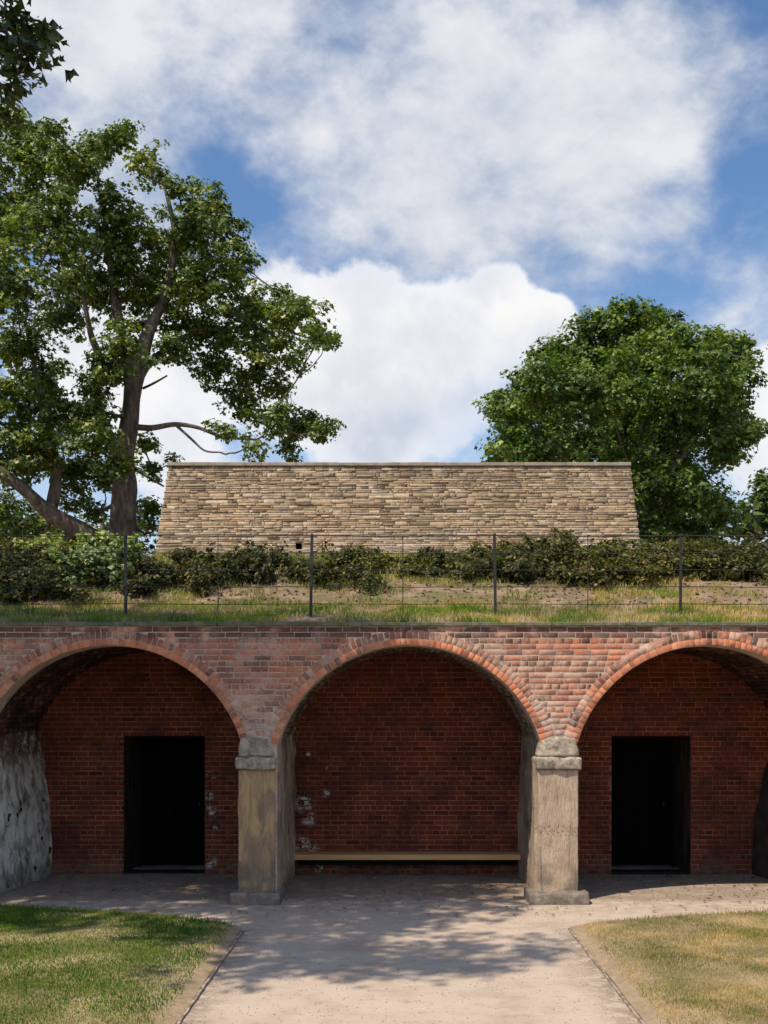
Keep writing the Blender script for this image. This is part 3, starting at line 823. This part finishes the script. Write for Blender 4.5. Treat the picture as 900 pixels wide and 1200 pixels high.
def crown_points(blobs, per_m2, clump_r, per_clump, flat=.55, inner=.35):
    Cs = []; Ns = []
    for c, r in blobs:
        c = np.array(c); nc = max(3, int(per_m2*4*math.pi*r*r))
        d = unit(nc); rad = r*np.where(rng.random(nc) < inner, rng.uniform(.15, .75, nc), rng.uniform(.70, 1.12, nc)+.35*(rng.random(nc) < .14))
        d[:, 2] *= .85
        cc = c+d*rad[:, None]
        cr = clump_r*rng.uniform(.6, 1.5, nc)
        for j in range(nc):
            m = max(3, int(per_clump*rng.uniform(.4, 1.5)*(cr[j]/clump_r)**1.5))
            o = unit(m)*rng.random((m, 1))**.5*cr[j]; o[:, 2] *= flat
            Cs.append(cc[j]+o)
            nn = d[j]*.55+np.array([0, 0, .75])+o/cr[j]*.5+rng.normal(0, .45, (m, 3)); Ns.append(nn)
    return np.vstack(Cs), np.vstack(Ns)
class Tubes:
    def __init__(s): s.V = []; s.F = []
    def add(s, pts, rad, k=7, wob=0):
        pts = [Vector(p) for p in pts]; base = len(s.V); n = len(pts); ref = Vector((.31, .2, .93))
        for i, p in enumerate(pts):
            t = (pts[min(n-1, i+1)]-pts[max(0, i-1)]).normalized()
            u = t.cross(ref if abs(t.dot(ref)) < .9 else Vector((1, 0, 0))).normalized(); v = t.cross(u)
            for j in range(k):
                a = 2*math.pi*j/k; r = rad[i]*(1+wob*mnoise.noise(Vector((p.x*1.3+j*2.1, p.y, p.z*1.1))))
                s.V.append(p+(u*math.cos(a)+v*math.sin(a))*r)
        for i in range(n-1):
            for j in range(k):
                a = base+i*k+j; b = base+i*k+(j+1) % k
                s.F.append((a, b, b+k, a+k))
    def mesh(s, name, mat): return mesh(name, [tuple(v) for v in s.V], np.array(s.F), mat, True)
def curve(a, b, n=6, sag=.12, jit=.06):
    a, b = Vector(a), Vector(b); L = (b-a).length; out = []
    off = Vector((random.gauss(0, 1), random.gauss(0, 1), random.gauss(0, .6)))*L*jit
    for i in range(n+1):
        t = i/n; p = a.lerp(b, t); w = math.sin(math.pi*t)
        p += off*w+Vector((0, 0, -L*sag*w)) + (Vector((random.gauss(0, 1), random.gauss(0, 1), random.gauss(0, 1)))*L*.012 if 0 < i < n else Vector((0, 0, 0)))
        out.append(p)
    return out
def tree(name, label, base, limbs, blobs, mat, leaf, per_m2, clump_r, per_clump, group=None, lobed=False, bark=BARK, cat='tree', twig=5, thick=1.0, kk=10):
    t = thing(name, label, cat, base, group)
    T = Tubes(); nodes = []
    for pts, r0, r1 in limbs:
        P0 = [Vector(p) for p in pts]; dense = []
        for i in range(len(P0)-1):
            p0 = P0[max(0, i-1)]; p1 = P0[i]; p2 = P0[i+1]; p3 = P0[min(len(P0)-1, i+2)]
            for q in range(5):
                u = q/5
                dense.append(.5*((2*p1)+(p2-p0)*u+(2*p0-5*p1+4*p2-p3)*u*u+(3*p1-p0-3*p2+p3)*u**3))
        dense.append(P0[-1]); n = len(dense)
        rad = [(r0+(r1-r0)*i/(n-1))*(1+(.25*max(0, 1-i/4) if r0 > .3 else 0)) for i in range(n)]
        T.add(dense, rad, kk, .35)
        nodes += [(p, r) for p, r in zip(dense, rad)]
    core = nodes[len(nodes)//5][0]
    start = nodes[:]
    for c, r in sorted(blobs, key=lambda b: (Vector(b[0])-core).length):
        c = Vector(c)
        best = min(nodes, key=lambda q: (q[0]-c).length+ (3.5 if q[0].z > c.z+.3 else 0)+(0 if q[0].z > WL[t.name].z+1.0 else 50))
        cv = curve(best[0], c, 6, .06, .07); r0 = min(best[1]*.7, .03*thick+.022*(c-best[0]).length*thick); r0 = max(r0, .02*thick)
        rad = [r0+(.012*thick-r0)*i/6 for i in range(7)]
        T.add(cv, rad, 6); nodes += [(p, q) for p, q in zip(cv[2:], rad[2:])]
        for _ in range(twig):
            d = Vector(unit(1)[0]); d.z = d.z*.6+.25
            st = cv[random.randint(3, 6)]
            tw = curve(st, c+d*r*random.uniform(.7, 1.0), 4, .03, .08); T.add(tw, [.014*thick, .011*thick, .009*thick, .006*thick, .004*thick], 4)
    obj('trunk', T.mesh('trunk', bark), t)
    C, N = crown_points(blobs, per_m2, clump_r, per_clump)
    obj('crown', leaves('crown', C, N, leaf, mat, lobed), t)
    return t, len(C)

def B(D0, lst, jit, seed=1):
    r = random.Random(seed); out = []
    for it in lst:
        px, py, rp = it[:3]; D = D0+(it[3] if len(it) > 3 else r.uniform(-jit, jit))
        out.append((tuple(P(px, py, D)), rp*D/F))
    return out

# the big tree left of the stone block
DL = 31.0
LB = B(DL, [(130,162,20),(112,175,22),(92,195,32),(55,200,38),(18,172,36),(2,135,22),(165,190,15),(188,205,14),(205,222,15),(243,243,26),(268,268,24),(222,262,30),
            (205,300,42),(135,255,40),(140,300,45),(62,265,48),(5,250,55),(278,305,24),(240,335,45),(170,350,48),(95,330,42),(20,335,52),(305,355,30),(285,385,30),(345,372,24),(372,397,17),(386,402,11,-.5),
            (240,395,36),(318,405,24),(345,420,16),(255,435,28),(300,440,26),(280,470,26),(318,492,24),(352,500,25),(376,508,16),(386,498,9),(340,525,14),(295,522,14),(262,505,13),
            (150,405,34),(70,370,30),(25,400,38),(45,440,36),(10,470,35),(60,490,40),(105,480,28),(25,535,42),(88,548,30,1),(120,560,20,1.2),(5,600,30,1.2),(50,625,22,1.4),(115,600,16,1.5),(85,585,18,1.5),
            (170,520,14,.8),(178,548,12,1.2),(205,541,9,1.5),(172,595,17,2.2),(180,622,12,2.4),(130,430,26,-1.5),(110,520,30,-1.8),(135,545,22,-1.6),(200,410,22),(355,360,14),(332,350,14),
            (150,147,9),(180,178,8),(228,222,12),(366,385,13),(330,455,14),(55,520,24,-1.2),(20,640,20,1),(110,450,20,-1),(0,520,26,-1),(60,150,16),(30,150,14)], 2.6, 3)
base = P(150, 668, DL)
limbs = [([base-Vector((0, 0, .5)), base+Vector((-.05, 0, 0)), P(146,600,DL), P(145,540,DL), P(152,490,DL), P(160,440,DL), P(172,395,DL+.3), P(195,340,DL+.5), P(205,280,DL+.3), P(195,225,DL)], .42, .05),
         ([P(138,650,DL), P(110,632,DL-.4), P(62,602,DL-.8), P(20,568,DL-1.2), P(-30,530,DL-1.6), P(-70,470,DL-2)], .27, .10),
         ([P(60,600,DL-.8), P(66,560,DL-.8), P(60,510,DL-.5), P(45,450,DL-.3), P(30,380,DL)], .17, .04),
         ([P(146,545,DL), P(122,500,DL+.5), P(113,455,DL+.6), P(116,420,DL+.6), P(106,390,DL+.4), P(95,330,DL)], .20, .05),
         ([P(158,455,DL), P(176,425,DL+.4), P(205,400,DL+1), P(250,385,DL+1.4), P(300,385,DL+1.4), P(345,385,DL+1)], .10, .02),
         ([P(158,455,DL), P(146,410,DL+.3), P(135,350,DL+.6), P(125,280,DL+.4), P(115,210,DL)], .20, .04),
         ([P(155,500,DL), P(180,501,DL-.5), P(205,497,DL-.8), P(232,501,DL-.9), P(262,512,DL-1), P(300,515,DL-1)], .085, .03),
         ([P(205,497,DL-.8), P(225,515,DL-.9), P(240,528,DL-1), P(258,530,DL-1)], .04, .02),
         ([P(158,550,DL), P(175,560,DL+.6), P(192,570,DL+1)], .05, .02),
         ([P(168,455,DL), P(182,448,DL-.4), P(196,440,DL-.5)], .035, .02)]
_, n1_ = tree('sycamore_tree', 'large spreading tree with thick trunk and low leaning limb left of the stone block', 'x' and base, limbs, LB, LEAF_L, .118, 7.2, .27, 30, 'trees above the wall', True, thick=1.25)

# the dense tree right of the block
DR = 35
RB = B(DR, [(738,378,28),(700,388,30),(775,388,30),(725,415,45),(675,415,30),(650,432,30),(628,450,28),(603,468,24),(588,490,16),(600,515,26),(640,480,40),(690,455,50),(760,440,52),
            (812,405,30),(845,405,26),(872,412,16),(825,445,42),(862,450,26),(800,490,52),(740,500,55),(680,515,48),(630,530,34),(850,490,32),(872,508,18),(888,503,10),(848,525,24),(585,530,12),
            (790,545,48),(740,560,42),(815,580,34),(780,600,38),(840,600,26),(765,625,30),(815,625,28),(700,560,40),(660,560,30),(600,545,16),(760,370,14),(720,365,14),(860,425,16),(640,410,14),(575,478,8),(882,420,9)], 3.2, 5)
baseR = P(765, 665, DR)
limbsR = [([baseR-Vector((0, 0, .4)), P(765,610,DR), P(760,550,DR), P(750,480,DR), P(740,420,DR)], .5, .08),
          ([P(764,600,DR), P(735,570,DR+1), P(690,540,DR+1.5), P(650,510,DR+1.5)], .16, .03), ([P(762,580,DR), P(800,530,DR+.5), P(840,470,DR+.5)], .18, .03)]
tree('broadleaf_tree', 'dense rounded green tree standing right of and behind the stone block', baseR, limbsR, RB, LEAF_R, .135, 7.2, .33, 32, 'trees above the wall', True, thick=1.2)
# smaller trees further off
def far_tree(D, px, base_y, lst, label, seed):
    bs = P(px, base_y, D)
    tree('distant_tree', label, bs, [([bs-Vector((0, 0, .5)), P(px, base_y-20, D), P(px, base_y-50, D)], .2, .08)], B(D, lst, 1.5, seed), LEAF_FAR, .26, 2.2, .55, 20, 'smaller trees beyond the bank', thick=1.2)
far_tree(46, 885, 660, [(885,585,20),(905,570,20),(868,600,16),(900,605,24),(930,590,26),(880,622,18),(855,622,14),(915,630,20)], 'small tree at the right edge beyond the big rounded tree', 11)
far_tree(44, 30, 660, [(15,615,26),(45,620,22),(-15,610,30),(75,632,18),(95,615,16),(30,640,22),(0,645,20)], 'dark tree behind the leaning limb at the left edge', 12)
far_tree(48, 120, 660, [(110,640,16),(125,620,14),(165,625,13),(178,640,12),(150,640,16),(172,605,9)], 'low tree seen between the thick trunk and the stone block', 13)

# the near tree whose branch hangs into the top left corner, and whose shade falls on the wall and path
bsN = Vector((-10.5, 8.6, 0))
NB = [((-7.0, 9.6, 11.9), 1.1), ((-5.0, 11.0, 12.4), 1.4), ((-7.8, 11.4, 12.2), 1.6), ((-8.8, 10.0, 11.4), 1.6), ((-9.6, 12.0, 12.2), 1.7), ((-11.2, 11.5, 11.6), 1.6),
      ((-7.2, 9.0, 13.2), 1.5), ((-10.4, 8.4, 12.8), 1.9), ((-12.4, 9.6, 12.0), 1.7), ((-5.2, 9.9, 12.2), 1.0), ((-6.6, 12.4, 11.4), 1.0), ((-8.2, 12.8, 10.8), 1.1),
      ((-10.6, 13.0, 10.4), 1.2), ((-12.8, 12.6, 11.0), 1.4), ((-11.5, 6.8, 11.5), 1.6), ((-4.3, 10.6, 11.9), .6), ((-5.6, 8.6, 12.2), 1.1), ((-4.8, 8.4, 11.2), .8), ((-4.2, 9.4, 12.0), .9), ((-6.9, 7.6, 12.2), 1.2)]
for gx, gy, tt, rr in ((-.2, 11.7, 12.5, .95), (-1.3, 11.5, 12, .9), (.9, 12.1, 12.5, .8), (-.6, 12.6, 12, .9), (.5, 11.5, 13, .6), (-1.8, 12.8, 12.5, .7)):
    NB.append(((gx+SUN.x/SUN.z*tt, gy+SUN.y/SUN.z*tt, tt), rr))
for gx, gz, tt, rr in ((-4.5, 3.2, 8.6, 1.0), (-3.4, 3.5, 8.8, .9), (-2.2, 3.2, 8.6, .8), (-4.9, 2.0, 9.4, .9)):
    NB.append(((gx+SUN.x/SUN.z*tt, 15+SUN.y/SUN.z*tt, gz+tt), rr))
NT = B(12, [(8,20,15,0),(34,32,16,.1),(48,58,9,.05),(20,58,11,-.1),(22,86,8,0),(2,62,12,.1),(52,40,9,.1),(-20,30,25,.2),(-25,80,22,.1),(10,-15,25,.1),(-45,-20,35,.3),(10,105,3,0)], 0, 2)
tree('overhanging_tree', 'dark branch of a near tree hanging into the top left corner of the sky', bsN,
     [([bsN-Vector((0, 0, .3)), (-10.4, 8.7, 2.5), (-10.2, 9.0, 5.5), (-9.6, 9.5, 8.5), (-9.0, 10.2, 11.5), (-8.5, 10.8, 13.5)], .42, .08),
      ([(-9.9, 9.2, 7.0), (-8.2, 10.3, 8.9), (-6.6, 11.2, 9.8), tuple(P(-90, 10, 12)), tuple(P(-30, 20, 12)), tuple(P(10, 40, 12))], .14, .012),
      ([(-9.7, 9.4, 8.0), (-8.0, 10.0, 10.2), (-6.4, 10.6, 11.6), (-5.0, 11.0, 12.4)], .16, .03),
      ([(-9.8, 9.3, 7.6), (-11.0, 10.5, 9.6), (-11.6, 11.5, 11.4)], .15, .03)],
     NB+NT, LEAF_N, .12, 5.5, .26, 17, None, True, thick=.6)

# shrubs on the bank
def shrub(px, D, w, h, mat, label, leaf=.075, dens=1.0, name='shrub', seed=0):
    r = random.Random(seed); x = (px-465)*D/F; base = Vector((x, D, bankz(x, D)))
    t = thing(name, label, 'shrub', base, 'shrubs on the bank')
    bl = []; T = Tubes(); k = max(6, int(w*9))
    for j in range(k):
        u = r.uniform(-.55, .55)*w; v = r.uniform(-.6, .5)*1.7; rr = h*r.uniform(.28, .48); hh = h*(1-.6*abs(u/w))*r.uniform(.6, 1.1)*(.62 if v < -.5 else 1)
        xx, yy = x+u, D+v; c = Vector((xx, yy, bankz(xx, yy)+max(rr*.5, hh-rr)))
        bl.append((tuple(c), rr)); st = base-Vector((0, 0, .05))
        T.add(curve(st, c, 4, 0, .06), [.016, .013, .011, .008, .005], 5)
        for q in range(2):
            d = Vector((r.uniform(-1, 1), r.uniform(-1, 1), r.uniform(.3, 1.2))).normalized()
            T.add(curve(c, c+d*rr*r.uniform(.9, 1.5), 3, 0, .05), [.007, .006, .004, .003], 4)
    obj('stems', T.mesh('stems', BARK), t)
    C, N = crown_points(bl, 22*dens, .10, 22, .8, .45)
    obj('foliage', leaves('foliage', C, N, leaf, mat), t)
SH = [(-30,18.4,1.79,0.95,LEAF_DK,'clipped dark green shrub cut by the left edge of the photo'),
      (25,18.9,1.46,0.92,LEAF_DK,'rounded dark green shrub under the leaning limb at far left'),
      (88,19.4,1.46,1.10,LEAF_PALE,'pale leaved bush in front of the thick tree trunk'),
      (75,18.1,1.12,0.56,LEAF_OL,'low olive shrub in front of the pale leaved bush'),
      (135,18.6,1.23,0.74,LEAF_DK,'dark shrub directly behind the leftmost tall fence post'),
      (190,19.1,1.34,0.60,LEAF_DK,'dark bramble below the lower left corner of the stone block'),
      (245,18.9,1.34,0.67,LEAF_DK,'dark bramble left of centre, widest of the dark ones under the block'),
      (300,19.1,1.23,0.67,LEAF_DK,'dark bramble between two fence posts below the left half of the block'),
      (345,19.6,0.90,0.50,LEAF_DK,'small dark bramble just under the square hole in the block'),
      (398,19.2,1.34,0.71,LEAF_OL,'brown green bush just right of the second tall fence post'),
      (455,20.2,1.34,0.51,LEAF_OL,'low olive bush below the middle of the stone block'),
      (515,20.4,1.46,0.50,LEAF_DK,'dull green bush left of the third tall fence post'),
      (560,20.0,1.12,0.59,LEAF_OL,'olive bush directly behind the third tall fence post'),
      (610,19.8,1.46,0.75,LEAF_OL,'olive hedge clump right of the third tall fence post'),
      (660,19.2,1.46,0.83,LEAF_DK,'dark spreading shrub creeping low down the bank right of centre'),
      (650,20.6,1.46,0.79,LEAF_OL,'taller olive clump behind the dark creeping shrub'),
      (705,19.6,1.46,0.89,LEAF_OL,'dense hedge clump under the right part of the block'),
      (755,20.2,1.46,0.82,LEAF_OL,'hedge clump at the lower right corner of the stone block'),
      (805,19.8,1.34,0.78,LEAF_OL,'hedge clump behind the rightmost tall fence post'),
      (850,20.0,1.46,0.83,LEAF_OL,'hedge clump below the small right edge tree'),
      (905,19.6,1.57,0.78,LEAF_OL,'hedge clump cut by the right edge of the photo'),
      (795,22.3,1.34,0.60,LEAF_OL,'clump of hedge behind, between the block and the right edge'),
      (870,22.6,1.79,0.60,LEAF_OL,'rearmost hedge clump near the right edge'),
      (40,21.3,2.02,0.67,LEAF_DK,'rear dark bramble at the left edge below the tree limb'),
      (480,22.2,2.69,0.35,LEAF_DK,'low rear bramble along the foot of the stone block'),
      (600,22.2,2.46,0.48,LEAF_OL,'low rear growth along the foot of the block right of centre')]
for i, (px, D, w, h, mt, lb) in enumerate(SH): shrub(px, D, w, h, mt, lb, .056 if mt is not LEAF_PALE else .085, seed=i+50)

# ------------------------------------------------------------------ stone block
BY = 26.0; zb, zt = 5.55, 8.13
xbl, xbr, xtl, xtr = -5.58, 5.66, -5.27, 5.38
blk = thing('stone_block', 'battered block of thin golden sandstone courses above the brick arcade', 'building', (.05, BY, 5.9))
bat = .26; DEP = 9.0
def lerp(a, b, t): return a+(b-a)*t
ci = .02
cv = [(xbl+ci, BY+ci, zb), (xbr-ci, BY+ci, zb), (xbr-ci, BY+DEP, zb), (xbl+ci, BY+DEP, zb),
      (xtl+ci, BY+bat+ci, zt), (xtr-ci, BY+bat+ci, zt), (xtr-ci, BY+DEP-bat, zt), (xtl+ci, BY+DEP-bat, zt)]
# core with the square drain hole left open in the front
hx0, hx1 = P(347, 0, BY+.1).x, P(353.5, 0, BY+.1).x; hz1 = P(0, 636.5, BY+.1).z; hz0 = P(0, 643.5, BY+.1).z
def fp(x, z): return (x, BY+ci+bat*(z-zb)/(zt-zb), z)
def xl_(z): return lerp(xbl+ci, xtl+ci, (z-zb)/(zt-zb))
def xr_(z): return lerp(xbr-ci, xtr-ci, (z-zb)/(zt-zb))
CVt = []; CF = []
def cq(*a): i = len(CVt); CVt.extend(a); CF.append((i, i+1, i+2, i+3))
cq(fp(xl_(zb), zb), fp(xr_(zb), zb), fp(xr_(hz0), hz0), fp(xl_(hz0), hz0))
cq(fp(xl_(hz1), hz1), fp(xr_(hz1), hz1), fp(xr_(zt), zt), fp(xl_(zt), zt))
cq(fp(xl_(hz0), hz0), fp(hx0, hz0), fp(hx0, hz1), fp(xl_(hz1), hz1))
cq(fp(hx1, hz0), fp(xr_(hz0), hz0), fp(xr_(hz1), hz1), fp(hx1, hz1))
for f in ((1, 2, 6, 5), (2, 3, 7, 6), (3, 0, 4, 7), (4, 5, 6, 7)): cq(*[cv[i] for i in f])
obj('core', mesh('core', CVt, CF, STONECORE), blk)
hb = []; hF = []
def hq(*a): i = len(hb); hb.extend(a); hF.append((i, i+1, i+2, i+3))
ya_, yb_ = fp(0, (hz0+hz1)/2)[1]-.02, BY+.6
hq((hx0, ya_, hz0), (hx0, yb_, hz0), (hx0, yb_, hz1), (hx0, ya_, hz1)); hq((hx1, yb_, hz0), (hx1, ya_, hz0), (hx1, ya_, hz1), (hx1, yb_, hz1))
hq((hx0, ya_, hz1), (hx0, yb_, hz1), (hx1, yb_, hz1), (hx1, ya_, hz1)); hq((hx0, yb_, hz0), (hx0, ya_, hz0), (hx1, ya_, hz0), (hx1, yb_, hz0))
hq((hx0, yb_, hz0), (hx1, yb_, hz0), (hx1, yb_, hz1), (hx0, yb_, hz1))
o = obj('square_hole', mesh('square_hole', hb, hF, FRAMEM), blk)
# stone courses
SP = Pieces(.40, .085, .09, .006, .005, STONE, 14)
z = zb; row = 0; rows = []
while z < zt-.02:
    h = random.choice((.038, .045, .055, .06, .07, .095)); h = min(h, zt-z); rows.append((z, h)); z += h
tilt = math.atan2(bat, zt-zb)
for z, h in rows:
    zc = z+h/2; f = (zc-zb)/(zt-zb); xa = lerp(xbl, xtl, f); xb = lerp(xbr, xtr, f)+random.uniform(-.02, .02); x = xa+random.uniform(-.02, .02)
    while x < xb-.02:
        w = random.choice((.07, .10, .14, .18, .24, .30, .40, .5))*random.uniform(.85, 1.15)
        if xb-(x+w) < .07: w = xb-x
        segs = [(x, x+w, zc, h)]
        if h > .09 and random.random() < .2: segs = [(x, x+w, zc-h/4, h/2), (x, x+w, zc+h/4, h/2)]
        for a, b2, zq, hh in segs:
            if a < hx1 and b2 > hx0 and zq+hh/2 > hz0 and zq-hh/2 < hz1:
                if a < hx0-.05: b2 = hx0-.004
                elif b2 > hx1+.05: a = hx1+.004
                else: continue
            ww = b2-a-.007; cx = (a+b2)/2
            y = BY+bat*(zq-zb)/(zt-zb)+random.uniform(-.014, .007)
            M = Matrix.Translation((cx, y, zq)) @ Matrix.Rotation(random.gauss(0, .006), 4, 'Y') @ Matrix.Rotation(-tilt, 4, 'X')
            vis = zq > 5.95
            SP.add(M, ww/.40, (hh-.007)/.085, ww*hh*10 if vis else -1e9)
        x += w
SP.emit('stone', 'small_stones', blk)
# the other three sides
for (p0, p1, q0, q1, nm) in (((xbr, BY), (xbr, BY+DEP), (xtr, BY+bat), (xtr, BY+DEP-bat), 1), ((xbr, BY+DEP), (xbl, BY+DEP), (xtr, BY+DEP-bat), (xtl, BY+DEP-bat), 2), ((xbl, BY+DEP), (xbl, BY), (xtl, BY+DEP-bat), (xtl, BY+bat), 3)):
    SQ = Pieces(.40, .085, .09, .009, .006, STONE, 8)
    for z, h in rows:
        zc = z+h/2; f = (zc-zb)/(zt-zb)
        A_ = Vector((lerp(p0[0], q0[0], f), lerp(p0[1], q0[1], f), zc)); B_ = Vector((lerp(p1[0], q1[0], f), lerp(p1[1], q1[1], f), zc))
        L = (B_-A_).length; u = (B_-A_).normalized(); yaw = math.atan2(u.y, u.x); s_ = .02
        while s_ < L-.05:
            w = random.uniform(.2, .8)
            if L-(s_+w) < .12: w = L-s_-.01
            c = A_+u*(s_+w/2)
            nrm = Vector((u.y, -u.x, 0))
            M = Matrix.Translation(c+nrm*random.uniform(-.008, .014)) @ Matrix.Rotation(yaw, 4, 'Z') @ Matrix.Rotation(-tilt if nm == 2 else -math.atan2(abs(xbl-xtl), zt-zb), 4, 'X')
            SQ.add(M, (w-.007)/.40, (h-.007)/.085, -1e9); s_ += w+.004
    SQ.emit('stone', 'side_stones', blk)
# coping on top
for side in range(4):
    if side == 0: a, b2 = (xtl-.02, BY+bat-.04), (xtr+.02, BY+bat-.04)
    elif side == 1: a, b2 = (xtr+.02, BY+bat+.37), (xtr+.02, BY+DEP-bat)
    elif side == 2: a, b2 = (xtr-.4, BY+DEP-bat+.04), (xtl-.02, BY+DEP-bat+.04)
    else: a, b2 = (xtl-.02, BY+DEP-bat-.38), (xtl-.02, BY+bat+.37)
    A_ = Vector((*a, 0)); B_ = Vector((*b2, 0)); L = (B_-A_).length; u = (B_-A_).normalized(); nin = Vector((-u.y, u.x, 0)); s_ = 0
    while s_ < L-.05:
        w = min(random.uniform(.8, 1.3), L-s_)
        p = A_+u*(s_+.002); q = A_+u*(s_+w-.002)+nin*.4
        lo = (min(p.x, q.x), min(p.y, q.y), zt+.004); hi = (max(p.x, q.x), max(p.y, q.y), zt+.085+random.uniform(-.004, .004))
        obj('coping_stone', box_mesh('coping_stone', lo, hi, SLAB, .012, .2, .008, 4), blk, ((p+q)/2+Vector((0, 0, zt)))); s_ += w

# ------------------------------------------------------------------ estate fence
DF = 16.3; fb = []
fence = thing('iron_fence', 'thin black iron rail fence running along the top of the brick arcade', 'fence', (.1, DF, 3.86))
ZR = [5.02, 4.775, 4.53, 4.29, 4.045]
def bar(lo, hi, mat=IRON, bev=.002, nm='bar'): return box_mesh(nm, lo, hi, mat, bev)
post_me = None
for k in range(-3, 6):
    x = -1.233+2.645*(k-0); z0 = bankz(x, DF)-.1
    o = obj('post', box_mesh('post', (x-.021, DF-.008, z0), (x+.021, DF+.008, 5.05), IRON, .003), fence, (x, DF, z0))
    o.rotation_euler = (random.gauss(0, .012), random.gauss(0, .010), 0)
    xm = x+1.32
    o = obj('dropper', box_mesh('dropper', (xm-.006, DF-.005, bankz(xm, DF)-.08), (xm+.006, DF+.005, 5.035), IRON, .002), fence, (xm, DF, 3.9))
for z in ZR:
    T = Tubes(); xs_ = np.linspace(-9.1, 12.0, 60)
    T.add([(x, DF-.011, z-.008*math.sin(math.pi*((x+1.233) % 2.645)/2.645)+.004*mnoise.noise(Vector((x, z, 0)))) for x in xs_], [.0075 if z > 5 else .0055]*60, 6)
    obj('rail', T.mesh('rail', IRON), fence, (0, DF, z))

# ------------------------------------------------------------------ small litter
def scatter(name, n, fn, size, mat, label, flat=.5):
    pts = np.array([fn() for _ in range(n)])
    ico = np.array([[0, 0, 1], [.9, 0, .1], [.2, .9, 0], [-.8, .4, .1], [-.6, -.7, 0], [.3, -.85, .1], [0, 0, -.6]])
    tri = np.array([[0, 1, 2], [0, 2, 3], [0, 3, 4], [0, 4, 5], [0, 5, 1], [6, 2, 1], [6, 3, 2], [6, 4, 3], [6, 5, 4], [6, 1, 5]])
    s = size*rng.uniform(.4, 1.4, (n, 1, 1)); a = rng.uniform(0, 6.28, n)
    R_ = np.zeros((n, 3, 3)); R_[:, 0, 0] = np.cos(a); R_[:, 0, 1] = -np.sin(a); R_[:, 1, 0] = np.sin(a); R_[:, 1, 1] = np.cos(a); R_[:, 2, 2] = flat
    V = np.einsum('nij,kj->nki', R_, ico)*s*(1+rng.uniform(-.2, .2, (n, 7, 1)))+pts[:, None, :]
    T = (np.arange(n)[:, None, None]*7+tri[None]).reshape(-1, 3)
    o = obj(name, mesh(name, V.reshape(-1, 3), T, mat, rnd=np.repeat(rng.random(n), 10))); tag(o, label, 'grit', kind='stuff')
scatter('loose_grit', 3200, lambda: (lambda x, y: (x, y, pz(x, y)+.002))(random.uniform(-1.7, 1.95) if random.random() < .8 else random.choice((-1.72, 1.94))+random.gauss(0, .12), random.uniform(8.8, 14.8)), .006, PEBBLE, 'loose grit and small stones scattered over the path')
scatter('rubble_crumbs', 900, lambda: (lambda x, y: (x, y, pz(x, y)+.003))(random.uniform(-5.2, 5.6), 15.0+abs(random.gauss(0, .9)) if random.random() < .6 else random.uniform(17.0, 17.45)), .014, PEBBLE, 'crumbs of stone and brick on the alcove floors')
n = 500; c = np.c_[rng.uniform(-5, 5.4, n), rng.uniform(13.9, 17.4, n), np.full(n, .02)]
nn = np.c_[rng.normal(0, .3, n), rng.normal(0, .3, n), np.ones(n)]
tag(obj('dead_leaves', leaves('dead_leaves', c, nn, .045, DEADLEAF)), 'brown dead leaves blown about in front of and inside the alcoves', 'leaves', kind='stuff')
n = 2600; x = rng.uniform(-8, 8, n); y = rng.uniform(17.2, 20, n); c = np.c_[x, y, [bankz(a, b)+.012 for a, b in zip(x, y)]]
nn = np.c_[rng.normal(0, .4, n), rng.normal(-.2, .4, n), np.ones(n)]
tag(obj('leaf_litter', leaves('leaf_litter', c, nn, .06, DEADLEAF)), 'dry brown leaf litter lying on the bare bank', 'leaves', kind='stuff')
print('objects', len(bpy.data.objects), 'tris', sum(len(o.data.loop_triangles) or len(o.data.polygons) for o in bpy.data.objects if o.type == 'MESH'))
